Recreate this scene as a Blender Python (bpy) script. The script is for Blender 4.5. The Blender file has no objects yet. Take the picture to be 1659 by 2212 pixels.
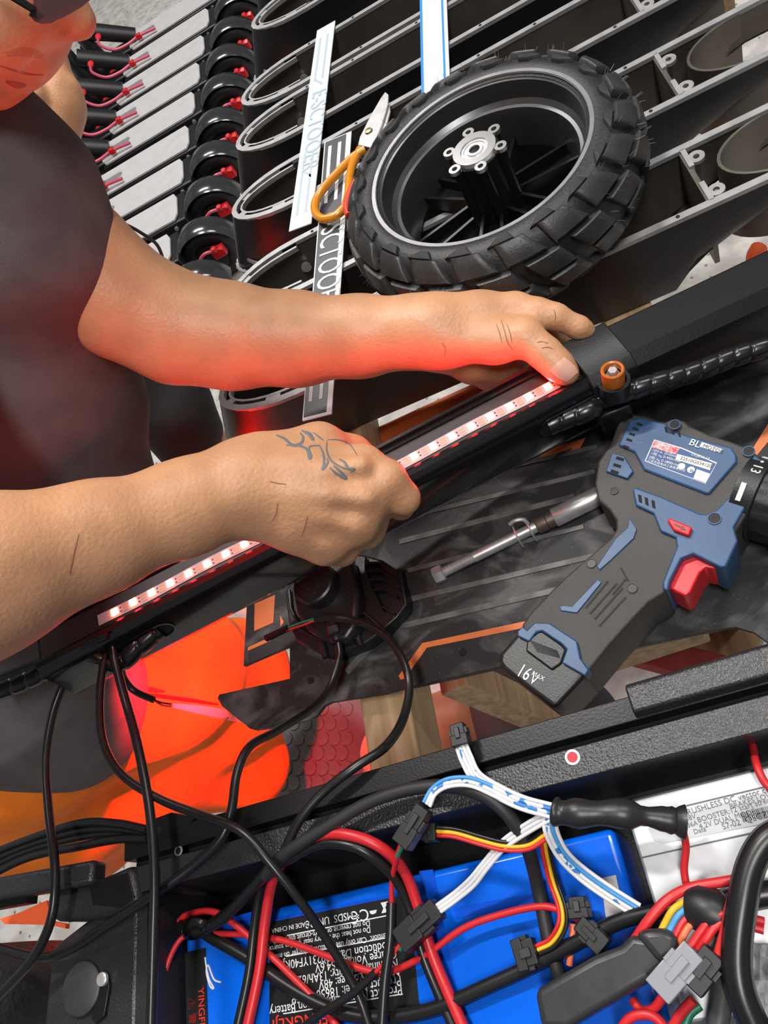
import bpy, bmesh, math, random
import numpy as np
from mathutils import Vector, Matrix

SC = bpy.context.scene
COL = SC.collection
random.seed(7)
R_ = math.radians

# ------------------------------------------------------------------ camera
F_PX, CX, CY = 1700.0, 829.5, 1106.0
_n = np.array([904, 904, 1700.0]); _n /= np.linalg.norm(_n)
_d = np.array([-5245, 2050, 1700.0]); _d -= _n * _d.dot(_n); _d /= np.linalg.norm(_d)
_X, _Z = -_d, -_n
_Y = np.cross(_Z, _X)
RW = np.array([_X, _Y, _Z])            # camera axes (right, down, forward) -> world
CAM = np.array([0.0, 0.0, 1.28])
cam_data = bpy.data.cameras.new('camera')
cam_data.sensor_fit = 'HORIZONTAL'
cam_data.sensor_width = 36.0
cam_data.lens = 36.0 * F_PX / 1659.0
cam_data.clip_start = 0.02
cam = bpy.data.objects.new('camera', cam_data)
COL.objects.link(cam)
_r, _dn, _f = RW[:, 0], RW[:, 1], RW[:, 2]
cam.matrix_world = Matrix(((_r[0], -_dn[0], -_f[0], CAM[0]), (_r[1], -_dn[1], -_f[1], CAM[1]),
                           (_r[2], -_dn[2], -_f[2], CAM[2]), (0, 0, 0, 1)))
SC.camera = cam

# ------------------------------------------------------------------ light
SC.view_settings.view_transform = 'Standard'
SC.view_settings.look = 'None'
SC.view_settings.exposure = 0.0
SC.view_settings.gamma = 1.0
SC.view_settings.use_curve_mapping = False
world = bpy.data.worlds.new('hall_air')
SC.world = world
world.use_nodes = True
world.node_tree.nodes['Background'].inputs[0].default_value = (0.86, 0.92, 1.0, 1)
world.node_tree.nodes['Background'].inputs[1].default_value = 0.22


def ceiling_lamp(x, y, z, sx, sy, power, col=(1, 0.97, 0.93), rz=0.0):
    l = bpy.data.lights.new('ceiling_tube_light', 'AREA')
    l.shape = 'RECTANGLE'
    l.size, l.size_y = sx, sy
    l.energy = power
    l.color = col
    o = bpy.data.objects.new('ceiling_tube_light', l)
    o.location = (x, y, z)
    o.rotation_euler = (0, 0, rz)
    COL.objects.link(o)


ceiling_lamp(0.28, -0.60, 3.3, 0.2, 1.0, 46)
ceiling_lamp(-0.46, 1.3, 3.3, 0.45, 0.12, 50)
ceiling_lamp(1.3, 1.4, 3.3, 1.3, 0.2, 34)
ceiling_lamp(-0.9, 2.9, 3.3, 1.3, 0.3, 60)

# ------------------------------------------------------------------ helpers


def ray(px, py):
    r = RW @ np.array([px - CX, py - CY, F_PX])
    return r / np.linalg.norm(r)


def U(px, py, z):                      # the point of the level z seen in that direction
    r = ray(px, py)
    return Vector(CAM + r * (z - CAM[2]) / r[2])


def V(px, py, dist):                   # the point at that distance from the lens
    return Vector(CAM + ray(px, py) * dist)


def lin(c):
    return tuple((x / 255.0 / 12.92) if x / 255.0 <= 0.04045 else ((x / 255.0 + 0.055) / 1.055) ** 2.4 for x in c)


MATS = {}


def mat(name, rgb, rough=0.5, metal=0.0, var=0.0, vscale=30.0, bump=0.0, bscale=200.0, spec=0.5, coat=0.0,
        emit=None, estr=0.0, sss=0.0, trans=0.0, rgb2=None, noise_detail=4.0):
    if name in MATS:
        return MATS[name]
    m = bpy.data.materials.new(name)
    m.use_nodes = True
    nt = m.node_tree
    b = nt.nodes['Principled BSDF']
    c = (*rgb, 1)
    b.inputs['Base Color'].default_value = c
    b.inputs['Roughness'].default_value = rough
    b.inputs['Metallic'].default_value = metal
    b.inputs['Specular IOR Level'].default_value = spec
    b.inputs['Coat Weight'].default_value = coat
    if trans:
        b.inputs['Transmission Weight'].default_value = trans
    if sss:
        b.inputs['Subsurface Weight'].default_value = sss
        b.inputs['Subsurface Radius'].default_value = (0.012, 0.004, 0.002)
        b.inputs['Subsurface Scale'].default_value = 0.5
    if emit:
        b.inputs['Emission Color'].default_value = (*emit, 1)
        b.inputs['Emission Strength'].default_value = estr
    tc = nt.nodes.new('ShaderNodeTexCoord')
    if var or rgb2:
        n = nt.nodes.new('ShaderNodeTexNoise')
        n.inputs['Scale'].default_value = vscale
        n.inputs['Detail'].default_value = noise_detail
        nt.links.new(tc.outputs['Object'], n.inputs['Vector'])
        rp = nt.nodes.new('ShaderNodeValToRGB')
        c2 = rgb2 if rgb2 else tuple(min(1, x * (1 + var)) for x in rgb)
        c1 = rgb if rgb2 else tuple(x * (1 - var) for x in rgb)
        rp.color_ramp.elements[0].position = 0.35
        rp.color_ramp.elements[1].position = 0.65
        rp.color_ramp.elements[0].color = (*c1, 1)
        rp.color_ramp.elements[1].color = (*c2, 1)
        nt.links.new(n.outputs['Fac'], rp.inputs['Fac'])
        nt.links.new(rp.outputs['Color'], b.inputs['Base Color'])
    if bump:
        n2 = nt.nodes.new('ShaderNodeTexNoise')
        n2.inputs['Scale'].default_value = bscale
        n2.inputs['Detail'].default_value = 2.0
        nt.links.new(tc.outputs['Object'], n2.inputs['Vector'])
        bp = nt.nodes.new('ShaderNodeBump')
        bp.inputs['Strength'].default_value = bump
        bp.inputs['Distance'].default_value = 0.002
        nt.links.new(n2.outputs['Fac'], bp.inputs['Height'])
        nt.links.new(bp.outputs['Normal'], b.inputs['Normal'])
    MATS[name] = m
    return m


def finish(me, angle=38.0):
    bm = bmesh.new()
    bm.from_mesh(me)
    bmesh.ops.recalc_face_normals(bm, faces=bm.faces)
    a = R_(angle)
    for f in bm.faces:
        f.smooth = True
    for e in bm.edges:
        if len(e.link_faces) == 2:
            e.smooth = e.calc_face_angle(0) < a
    bm.to_mesh(me)
    bm.free()


class MB:
    """collects pieces of ONE part"""

    def __init__(s):
        s.v, s.f = [], []

    def add(s, vs, fs):
        o = len(s.v)
        s.v += [tuple(p) for p in vs]
        s.f += [tuple(i + o for i in f) for f in fs]
        return s

    def box(s, c, hx, hy, hz, ax=None):
        c = Vector(c)
        ex, ey, ez = ax if ax else (Vector((1, 0, 0)), Vector((0, 1, 0)), Vector((0, 0, 1)))
        vs = [c + ex * hx * i + ey * hy * j + ez * hz * k for i in (-1, 1) for j in (-1, 1) for k in (-1, 1)]
        return s.add(vs, [(0, 1, 3, 2), (4, 6, 7, 5), (0, 4, 5, 1), (2, 3, 7, 6), (0, 2, 6, 4), (1, 5, 7, 3)])

    def beam(s, a, b, w, h, up=(0, 0, 1)):          # box from a to b, w across, h along up
        a, b = Vector(a), Vector(b)
        ex = (b - a).normalized()
        ey = Vector(up).cross(ex).normalized()
        ez = ex.cross(ey)
        return s.box((a + b) / 2, (b - a).length / 2, w / 2, h / 2, (ex, ey, ez))

    def prism(s, top, down):                         # top: list of points, down: vector
        top = [Vector(p) for p in top]
        d = Vector(down)
        n = len(top)
        vs = top + [p + d for p in top]
        fs = [tuple(range(n)), tuple(range(2 * n - 1, n - 1, -1))]
        fs += [(i, (i + 1) % n, n + (i + 1) % n, n + i) for i in range(n)]
        return s.add(vs, fs)

    def loft(s, rings, cap=True, closed=True):       # rings of equal length
        n = len(rings[0])
        vs = [p for r in rings for p in r]
        fs = []
        m = n if closed else n - 1
        for i in range(len(rings) - 1):
            for j in range(m):
                k = (j + 1) % n
                fs.append((i * n + j, i * n + k, (i + 1) * n + k, (i + 1) * n + j))
        if cap and closed:
            fs.append(tuple(range(n - 1, -1, -1)))
            fs.append(tuple(range((len(rings) - 1) * n, len(rings) * n)))
        return s.add(vs, fs)

    def tube(s, pts, r, n=8, cap=True):
        pts = [Vector(p) for p in pts]
        rs = r if isinstance(r, (list, tuple)) else [r] * len(pts)
        rings = []
        prev = None
        for i, p in enumerate(pts):
            t = (pts[min(i + 1, len(pts) - 1)] - pts[max(i - 1, 0)]).normalized()
            if prev is None:
                u = t.orthogonal().normalized()
            else:
                u = (prev - t * prev.dot(t))
                u = u.normalized() if u.length > 1e-9 else t.orthogonal().normalized()
            prev = u
            w = t.cross(u)
            rings.append([p + (u * math.cos(2 * math.pi * k / n) + w * math.sin(2 * math.pi * k / n)) * rs[i] for k in range(n)])
        return s.loft(rings, cap)

    def lathe(s, prof, o=(0, 0, 0), ax=(0, 0, 1), n=32, cap=True, sweep=None, start=0.0):
        o, ax = Vector(o), Vector(ax).normalized()
        u = ax.orthogonal().normalized()
        if abs(ax.z) > 0.99:
            u = Vector((1, 0, 0))
        w = ax.cross(u)
        rings = [[o + ax * z + (u * math.cos(2 * math.pi * k / n) + w * math.sin(2 * math.pi * k / n)) * r for k in range(n)] for r, z in prof]
        return s.loft(rings, cap)

    def mesh(s, name, angle=38.0):
        me = bpy.data.meshes.new(name)
        me.from_pydata(s.v, [], s.f)
        finish(me, angle)
        return me


def smooth_path(pts, k=6):
    pts = [Vector(p) for p in pts]
    if len(pts) < 3:
        return pts
    P = [pts[0] * 2 - pts[1]] + pts + [pts[-1] * 2 - pts[-2]]
    out = []
    for i in range(1, len(P) - 2):
        a, b, c, d = P[i - 1:i + 3]
        for j in range(k):
            t = j / k
            out.append(0.5 * ((2 * b) + (c - a) * t + (2 * a - 5 * b + 4 * c - d) * t * t + (3 * b - a - 3 * c + d) * t ** 3))
    out.append(pts[-1])
    return out


def thing(name, label, cat, base=(0, 0, 0), group=None, rz=0.0):
    o = bpy.data.objects.new(name, None)
    o.empty_display_size = 0.05
    COL.objects.link(o)
    o.location = base
    o.rotation_euler = (0, 0, rz)
    o['label'], o['category'] = label, cat
    if group:
        o['group'] = group
    return o


def put(name, me, m, parent=None, world=True, bevel=0.0, seg=2, label=None, kind=None):
    """one mesh object; with world=True its vertices are world coordinates"""
    o = bpy.data.objects.new(name, me)
    COL.objects.link(o)
    if isinstance(m, (list, tuple)):
        for q in m:
            me.materials.append(q)
    else:
        me.materials.append(m)
    if parent is not None:
        o.parent = parent
        if world:
            par = parent
            off = Vector((0, 0, 0))
            while par is not None:
                off += par.location
                par = par.parent
            o.matrix_parent_inverse = Matrix.Translation(-off)
    if bevel:
        b = o.modifiers.new('bevel', 'BEVEL')
        b.width = bevel
        b.segments = seg
        b.limit_method = 'ANGLE'
        b.angle_limit = R_(40)
    if label:
        o['label'] = label
    if kind:
        o['kind'] = kind
    return o


def tag(o, label, cat, group=None):
    o['label'], o['category'] = label, cat
    if group:
        o['group'] = group
    return o


def struct(name, me, m, **k):
    o = put(name, me, m, **k)
    o['kind'] = 'structure'
    return o


def tree_copy(root, loc, label, group):
    r = root.copy()
    COL.objects.link(r)
    r.location = loc
    r['label'] = label
    if group:
        r['group'] = group
    for ch in list(root.children):
        c = ch.copy()
        COL.objects.link(c)
        c.parent = r
        for g in list(ch.children):
            d = g.copy()
            COL.objects.link(d)
            d.parent = c
    return r


def text(body, name, m, parent, o, ex, ey, size, align='LEFT', depth=0.0002, world=True, valign='BOTTOM_BASELINE', xs=1.0):
    """flat lettering: o origin, ex reading direction, ey letter-up direction"""
    cu = bpy.data.curves.new('t', 'FONT')
    cu.body = body
    cu.size = size
    cu.align_x = align
    cu.align_y = valign
    cu.extrude = depth
    cu.resolution_u = 3
    t = bpy.data.objects.new('t', cu)
    COL.objects.link(t)
    me = bpy.data.meshes.new_from_object(t)
    bpy.data.objects.remove(t)
    ex, ey = Vector(ex).normalized(), Vector(ey).normalized()
    ey = (ey - ex * ey.dot(ex)).normalized()
    ez = ex.cross(ey)
    M = Matrix(((ex.x * xs, ey.x, ez.x, o[0]), (ex.y * xs, ey.y, ez.y, o[1]), (ex.z * xs, ey.z, ez.z, o[2]), (0, 0, 0, 1)))
    me.transform(M)
    me.materials.clear()
    return put(name, me, m, parent, world=world)


def cable(name, label, pts, r, m, n=8, cat='cable', group=None, k=6, parent=None):
    o = put(name, MB().tube(smooth_path(pts, k), r, n).mesh(name, 60), m, parent)
    if parent is None:
        tag(o, label, cat, group)
    return o


# ------------------------------------------------------------------ materials
BLACK = mat('black_satin_paint', (0.010, 0.010, 0.012), 0.33, spec=0.38, bump=0.08, bscale=900)
BLACK_IN = mat('aluminium_brown_reflection', (0.16, 0.145, 0.125), 0.42, metal=0.75, var=0.25, vscale=14)  # brown reflections inside the channel are tinted into this metal
RIMGREY = mat('edge_highlight_grey', (0.33, 0.33, 0.335), 0.42, metal=0.35, var=0.12, vscale=60)  # pale grey puts the highlight of the deck rims into the colour
RUBBER = mat('tyre_rubber_shaded', (0.011, 0.011, 0.012), 0.50, bump=0.15, bscale=500, var=0.25, vscale=60)  # darker than the tread blocks, so groove shade sits in the colour
WHITE = mat('white_film', (0.58, 0.62, 0.63), 0.35, var=0.04, vscale=20)
STEEL = mat('zinc_steel', (0.66, 0.66, 0.67), 0.32, metal=0.7, var=0.1, vscale=90)
CABLE = mat('black_cable_jacket', (0.010, 0.010, 0.011), 0.33)
REDW = mat('red_wire', lin((205, 40, 45)), 0.4)
# ------------------------------------------------------------------ floor
def terrazzo():
    m = bpy.data.materials.new('terrazzo')
    m.use_nodes = True
    nt = m.node_tree
    b = nt.nodes['Principled BSDF']
    b.inputs['Roughness'].default_value = 0.35
    tc = nt.nodes.new('ShaderNodeTexCoord')
    v = nt.nodes.new('ShaderNodeTexVoronoi')
    v.inputs['Scale'].default_value = 42
    n = nt.nodes.new('ShaderNodeTexNoise')
    n.inputs['Scale'].default_value = 26
    n.inputs['Detail'].default_value = 6
    for q in (v, n):
        nt.links.new(tc.outputs['Object'], q.inputs['Vector'])
    r1 = nt.nodes.new('ShaderNodeValToRGB')
    r1.color_ramp.elements[0].position, r1.color_ramp.elements[1].position = 0.10, 0.17
    r1.color_ramp.elements[0].color = (0.22, 0.22, 0.215, 1)
    r1.color_ramp.elements[1].color = (0.62, 0.60, 0.57, 1)
    nt.links.new(v.outputs['Distance'], r1.inputs['Fac'])
    r2 = nt.nodes.new('ShaderNodeValToRGB')
    r2.color_ramp.elements[0].position, r2.color_ramp.elements[1].position = 0.38, 0.6
    r2.color_ramp.elements[0].color = (0.72, 0.71, 0.70, 1)
    r2.color_ramp.elements[1].color = (1, 1, 1, 1)
    nt.links.new(n.outputs['Fac'], r2.inputs['Fac'])
    mx = nt.nodes.new('ShaderNodeMix')
    mx.data_type = 'RGBA'
    mx.blend_type = 'MULTIPLY'
    mx.inputs[0].default_value = 1
    nt.links.new(r1.outputs['Color'], mx.inputs[6])
    nt.links.new(r2.outputs['Color'], mx.inputs[7])
    nt.links.new(mx.outputs[2], b.inputs['Base Color'])
    return m


struct('floor', MB().box((0, 1.5, -0.02), 4, 4.5, 0.02).mesh('floor'), terrazzo())

# ------------------------------------------------------------------ timber under the work
def wood_mat(name, c1, c2):
    m = bpy.data.materials.new(name)
    m.use_nodes = True
    nt = m.node_tree
    b = nt.nodes['Principled BSDF']
    b.inputs['Roughness'].default_value = 0.6
    tc = nt.nodes.new('ShaderNodeTexCoord')
    mp = nt.nodes.new('ShaderNodeMapping')
    mp.inputs['Scale'].default_value = (60, 3, 60)
    n = nt.nodes.new('ShaderNodeTexNoise')
    n.inputs['Scale'].default_value = 1.5
    n.inputs['Detail'].default_value = 6
    n.inputs['Distortion'].default_value = 0.6
    rp = nt.nodes.new('ShaderNodeValToRGB')
    rp.color_ramp.elements[0].position, rp.color_ramp.elements[1].position = 0.3, 0.7
    rp.color_ramp.elements[0].color, rp.color_ramp.elements[1].color = (*c1, 1), (*c2, 1)
    nt.links.new(tc.outputs['Object'], mp.inputs['Vector'])
    nt.links.new(mp.outputs['Vector'], n.inputs['Vector'])
    nt.links.new(n.outputs['Fac'], rp.inputs['Fac'])
    nt.links.new(rp.outputs['Color'], b.inputs['Base Color'])
    return m


WOOD = wood_mat('pine_timber', (0.34, 0.21, 0.10), (0.60, 0.43, 0.25))
REDWOOD = wood_mat('red_painted_timber', (0.30, 0.03, 0.03), (0.38, 0.05, 0.05))
ZT = 0.712
frame = thing('timber_trestle', 'pine timber trestle frame under the black scooter decks and tool plate', 'trestle', (-0.25, 0.35, 0))


def ybeam(x, y0, y1, m=WOOD, w=0.042, z=ZT, h=0.06):
    put('crossbeam', MB().box((x, (y0 + y1) / 2, z - h / 2), w / 2, (y1 - y0) / 2, h / 2).mesh('crossbeam'), m, frame, bevel=0.002)


pa, pb = U(783, 1600, ZT), U(772, 960, ZT)
ybeam((pa.x + pb.x) / 2 + 0.004, -0.25, 1.33)
ybeam(0.052, 0.30, 1.33)
put('painted_end', MB().box((0.052 + 0.0005, 0.414, ZT - 0.03), 0.0222, 0.012, 0.0305).mesh('painted_end'), REDWOOD, frame)
ybeam(0.40, -0.25, 1.33)
for (x, y) in ((-0.255, 1.28), (0.40, 1.28), (0.40, -0.2), (-0.255, -0.2)):
    put('leg', MB().box((x, y, (ZT - 0.06) / 2), 0.022, 0.022, (ZT - 0.06) / 2).mesh('leg'), WOOD, frame, bevel=0.002)
# the slanting timbers seen through the gap beside the tool plate
a = U(1010, 1450, 0.62)
put('brace', MB().beam(U(975, 1458, 0.56), U(1290, 1600, 0.22), 0.032, 0.032, (0, 1, 0)).mesh('brace'), WOOD, frame, bevel=0.002)
a, b = U(1180, 1440, 0.56), U(1500, 1330, 0.60)
put('rail', MB().beam(a, b, 0.035, 0.05).mesh('rail'), WOOD, frame, bevel=0.002)
a, b = U(1300, 1385, 0.50), U(1660, 1480, 0.50)
put('rail', MB().beam(a, b, 0.028, 0.028).mesh('rail'), REDWOOD, frame, bevel=0.002, label='red painted timber rail')
a, b = U(1400, 1370, 0.46), U(1640, 1420, 0.46)
put('rail', MB().beam(a, b, 0.05, 0.03).mesh('rail'), WOOD, frame, bevel=0.002)
a = U(1560, 1370, 0.40)
put('brace', MB().beam((a.x, a.y, 0.55), (a.x + 0.02, a.y - 0.01, 0.0), 0.03, 0.04, (0, 1, 0)).mesh('brace'), WOOD, frame, bevel=0.002)

ORANGE_SHEET = mat('orange_sheet', lin((205, 98, 48)), 0.55, var=0.12, vscale=10)
q = [U(790, 935, 0.655), U(1150, 770, 0.655), U(1330, 830, 0.655), U(1290, 920, 0.655), U(905, 1010, 0.655)]
o = put('plastic_sheet', MB().prism(q, (0, 0, -0.004)).mesh('plastic_sheet'), ORANGE_SHEET)
tag(o, 'flat orange brown plastic sheet lying under the lit black stem tube', 'sheet')

# ------------------------------------------------------------------ black deck housings
W2, HD, LD, NA = 0.0365, 0.085, 0.78, 0.080


def outline(off=0.0, n=14, xe=LD):
    w, a = W2 - off, NA - off
    pts = [(xe, -w)]
    for x in (0.62, 0.56, 0.52, 0.49, 0.46, 0.43, 0.41, 0.36, 0.25, 0.15, 0.11):
        if x < xe:
            pts.append((x, -w))
    for i in range(n + 1):
        t = -math.pi / 2 - math.pi * i / n
        pts.append((NA + a * math.cos(t), w * math.sin(t)))
    for x in (0.11, 0.15, 0.25, 0.36, 0.41, 0.43, 0.46, 0.49, 0.52, 0.56, 0.62):
        if x < xe:
            pts.append((x, w))
    pts.append((xe, w))
    return pts


def depth_at(x):
    if x < 0.045:
        return 0.064
    if x < 0.08:
        return 0.064 + (HD - 0.064) * (x - 0.045) / 0.035
    if x > 0.41:
        return HD - 0.055 * math.sqrt(max(0, min(1, (x - 0.41) / 0.11)))
    return HD


def slant(x, z):
    k = 1 - min(1, max(0, (x - 0.03) / 0.07))
    return x + 0.55 * z * k


def deck_housing():
    t = thing('deck_housing', '', 'scooter deck')
    # shell
    mb = MB()
    po, pi = outline(0), outline(0.0045)
    rings = []
    n = len(po)
    for fr, inset in ((0.0, 0.0), (0.35, 0.0), (0.67, 0.0), (1.0, 0.008)):
        rings.append([(slant(x, -depth_at(x) * fr), y * (1 - inset / W2), -depth_at(x) * fr) for x, y in po])
    inn = [[(slant(x, -depth_at(x) * fr), y * (1 - ins / W2), -depth_at(x) * fr) for x, y in pi] for fr, ins in ((0.0, 0), (0.5, 0), (0.94, 0.004))]
    mb.loft(rings, cap=False, closed=False)
    put('shell', mb.mesh('shell'), BLACK, t, world=False)
    mi = MB().loft(inn, cap=False, closed=False)
    # inner floor
    xs = [0.03, 0.08, 0.15, 0.25, 0.36, 0.41, 0.452]
    fl = []
    for x in xs:
        z = -depth_at(x) * 0.9
        w = (W2 - 0.006) * (1 if x > 0.07 else 0.8)
        fl.append([(slant(x, z), -w, z), (slant(x, z), -0.012, z), (slant(x, z), -0.011, z + 0.004), (slant(x, z), -0.007, z + 0.004), (slant(x, z), -0.006, z), (slant(x, z), w, z)])
    mi.loft(fl, cap=False, closed=False)
    put('inner_channel', mi.mesh('inner_channel'), BLACK_IN, t, world=False)
    # rim
    mr = MB()
    a = [(x, y, 0.0) for x, y in outline(-0.0006)]
    b = [(x, y, 0.0) for x, y in outline(0.0056)]
    lo = [(x, y, -0.004) for x, y in outline(0.0056)]
    up = [(x, y, -0.004) for x, y in outline(-0.0006)]
    mr.loft([up, a, b, lo], cap=False, closed=False)
    put('rim', mr.mesh('rim', 30), RIMGREY, t, world=False)
    # slotted lip inside the nose
    ml = MB()
    full = outline(0.0)
    arc = [p for p in full if p[0] < 0.105]
    def ring(off):
        return [p for p in outline(off) if p[0] < 0.105]
    r1, r2 = ring(0.010), ring(0.0125)
    ml.loft([[(x, y, -0.001) for x, y in r1], [(x, y, -0.001) for x, y in r2], [(x, y, -0.006) for x, y in r2], [(x, y, -0.006) for x, y in r1]], cap=False, closed=False)
    r0 = ring(0.0045)
    m_ = len(r0)
    for i in (1, 5, 9, 13, m_ - 2):
        if 0 <= i < m_ - 1:
            j = i + 1
            ml.add([(*r0[i], -0.0012), (*r0[j], -0.0012), (*r1[j], -0.0012), (*r1[i], -0.0012), (*r0[i], -0.005), (*r0[j], -0.005), (*r1[j], -0.005), (*r1[i], -0.005)],
                   [(0, 1, 2, 3), (7, 6, 5, 4), (0, 4, 5, 1), (2, 6, 7, 3), (1, 5, 6, 2), (3, 7, 4, 0)])
    put('slotted_lip', ml.mesh('slotted_lip'), RIMGREY, t, world=False)
    # flange plate below the nose
    ax = Vector((-0.48, 0, -0.876))
    p_, c_ = Vector((0.876, 0, -0.48)), Vector((0.020, 0, -0.064))
    mf = MB()
    top = [c_ + p_ * (0.066 * min(math.cos(2 * math.pi * i / 36), 0.30) + 0.022) + Vector((0, 0.043, 0)) * math.sin(2 * math.pi * i / 36) for i in range(36)]
    mf.prism(top, ax * 0.004)
    put('flange_plate', mf.mesh('flange_plate'), mat('flange_grey', (0.36, 0.36, 0.37), 0.45, metal=0.3, var=0.1), t, world=False)
    mw = MB()
    wl = [Vector((slant(x, -0.0625), y * 1.02, -0.0625)) for x, y in outline(-0.0005) if x < 0.06]
    wl = smooth_path(wl, 4)
    mw.tube(wl, [0.0024 + 0.0006 * math.sin(i * 2.2) for i in range(len(wl))], 8)
    put('weld_bead', mw.mesh('weld_bead'), RIMGREY, t, world=False)
    for (x, y, z, r) in ((0.075, 0.0315, -0.030, 0.0055), (0.12, 0.0315, -0.045, 0.004)):
        put('bolt', MB().lathe([(0.0005, 0), (r * 0.7, 0.0006), (r, 0.003), (r, 0.006)][::-1], (x, y, z), (0, -1, 0), 12).mesh('bolt'), STEEL, t, world=False)
    # screw holes on the rim
    mh = MB()
    for x in (0.10, 0.16, 0.24, 0.30, 0.36, 0.42):
        for s in (-1, 1):
            mh.lathe([(0.0016, -0.001), (0.0016, 0.0004)], (x, s * (W2 - 0.0028), 0), (0, 0, 1), 8)
    put('screw_hole', mh.mesh('screw_hole'), mat('hole_black', (0.004, 0.004, 0.004), 0.8), t, world=False, kind='stuff')
    # divider with ears, and the curved wheel arch wall
    md = MB().box((0.445, 0, -0.036), 0.002, W2 - 0.005, 0.034)
    put('divider', md.mesh('divider'), BLACK_IN, t, world=False)
    for s in (-1, 1):
        me_ = MB().lathe([(0.0025, -0.002), (0.0065, -0.002), (0.0065, 0.001), (0.0025, 0.001), (0.0025, -0.002)], (0.4535, s * 0.021, -0.004), (0, 0, 1), 16, cap=False)
        me_.box((0.4465, s * 0.021, -0.006), 0.002, 0.011, 0.006)
        put('screw_ear', me_.mesh('screw_ear'), RIMGREY, t, world=False)
    rings = []
    for z in (-0.002, -0.07):
        rr = []
        for i in range(19):
            th = -math.pi / 2 + math.pi * i / 18
            rr.append((0.515 - 0.052 * math.cos(th), (W2 - 0.005) * math.sin(th), z))
        rings.append(rr)
    inn = [[(x + 0.0025, y * 0.95, z) for x, y, z in r] for r in rings]
    put('wheel_arch', MB().loft([rings[1], rings[0], inn[0], inn[1]], cap=False, closed=False).mesh('wheel_arch'), BLACK_IN, t, world=False)
    return t


DK = [(0.504, -0.315, 'black scooter deck shell nearest the lit stem, its rim under the plate printed with letters'),
      (0.628, -0.294, 'black scooter deck shell whose open channel passes right under the near half of the tyre'),
      (0.756, -0.284, 'third black scooter deck shell counted from the lit stem, under the scissors blade'),
      (0.870, -0.271, 'fourth black scooter deck shell from the lit stem, beneath the middle of the white strip'),
      (0.952, -0.258, 'fifth black scooter deck shell from the lit stem, its rounded nose touching the fourth one'),
      (1.104, -0.231, 'sixth black scooter deck shell from the lit stem, nose weld and flange fully shown'),
      (1.215, -0.215, 'farthest black scooter deck shell, only its pale nose flange in view at the top')]
GD = 'row of empty black scooter deck shells'
d0 = deck_housing()
for i, (y, x, lb) in enumerate(DK):
    if i == 0:
        d0.location = (x, y, 0.80)
        d0['label'] = lb
        d0['group'] = GD
    else:
        tree_copy(d0, (x, y, 0.80), lb, GD)

# ------------------------------------------------------------------ the wheel
wc = U(1033, 342, 0.862)
wheel = thing('wheel_assembly', 'knobbly black pneumatic tyre on a spoked black wheel lying flat on the deck shells', 'wheel', (wc.x, wc.y, 0.834))
R0, TA, TB = 0.0985, 0.0235, 0.033


def tp(phi, th, h=0.0):
    nx, nz = math.cos(phi) / TA, math.sin(phi) / TB
    l = math.hypot(nx, nz)
    r = R0 + TA * math.cos(phi) + h * nx / l
    z = TB * math.sin(phi) + h * nz / l
    return (r * math.cos(th), r * math.sin(th), z)


prof = []
for i in range(33):
    phi = R_(-118 + 236 * i / 32)
    prof.append((R0 + TA * math.cos(phi), TB * math.sin(phi)))
put('tyre', MB().lathe(prof, n=88, cap=False).mesh('tyre'), RUBBER, wheel, world=False)
LUG = mat('tread_rubber', (0.030, 0.030, 0.031), 0.42, bump=0.1, bscale=700, var=0.2, vscale=80)  # lighter than the tyre body, which carries the groove shade
PATCH = mat('tread_fine_mesh', (0.018, 0.018, 0.018), 0.7)
nt = PATCH.node_tree
ck = nt.nodes.new('ShaderNodeTexChecker')
ck.inputs['Scale'].default_value = 520
tcn = nt.nodes.new('ShaderNodeTexCoord')
mpn = nt.nodes.new('ShaderNodeMapping')
mpn.inputs['Rotation'].default_value = (0.5, 0.4, 0.78)
bpn = nt.nodes.new('ShaderNodeBump')
bpn.inputs['Strength'].default_value = 0.8
bpn.inputs['Distance'].default_value = 0.001
nt.links.new(tcn.outputs['Object'], mpn.inputs['Vector'])
nt.links.new(mpn.outputs['Vector'], ck.inputs['Vector'])
nt.links.new(ck.outputs['Fac'], bpn.inputs['Height'])
nt.links.new(bpn.outputs['Normal'], nt.nodes['Principled BSDF'].inputs['Normal'])


def lug(p0, p1, tw0, tw1, skew, h, nm, nx=4, ny=4, cut=0.0):
    def P(i, j, hh):
        u, v = i / nx, j / ny
        phi = R_(p0 + (p1 - p0) * v)
        w = tw0 + (tw1 - tw0) * v
        th = R_((u - 0.5) * w + skew * v)
        return tp(phi, th, hh)
    vs, fs = [], []
    def idx(i, j):
        return j * (nx + 1) + i
    for j in range(ny + 1):
        for i in range(nx + 1):
            vs.append(P(min(max(i, 0.30), nx - 0.30), min(max(j, 0.30), ny - 0.30), h))
    for j in range(ny):
        for i in range(nx):
            fs.append((idx(i, j), idx(i + 1, j), idx(i + 1, j + 1), idx(i, j + 1)))
    border = [(i, 0) for i in range(nx)] + [(nx, j) for j in range(ny)] + [(i, ny) for i in range(nx, 0, -1)] + [(0, j) for j in range(ny, 0, -1)]
    k0 = len(vs)
    nb = len(border)
    for (i, j) in border:
        vs.append(P(min(max(i, 0.06), nx - 0.06), min(max(j, 0.06), ny - 0.06), h * 0.78))
    for (i, j) in border:
        vs.append(P(i, j, -0.002))
    for k in range(nb):
        k2 = (k + 1) % nb
        fs.append((idx(*border[k]), k0 + k, k0 + k2, idx(*border[k2])))
        fs.append((k0 + k, k0 + nb + k, k0 + nb + k2, k0 + k2))
    return MB().add(vs, fs).mesh(nm, 48)


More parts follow.
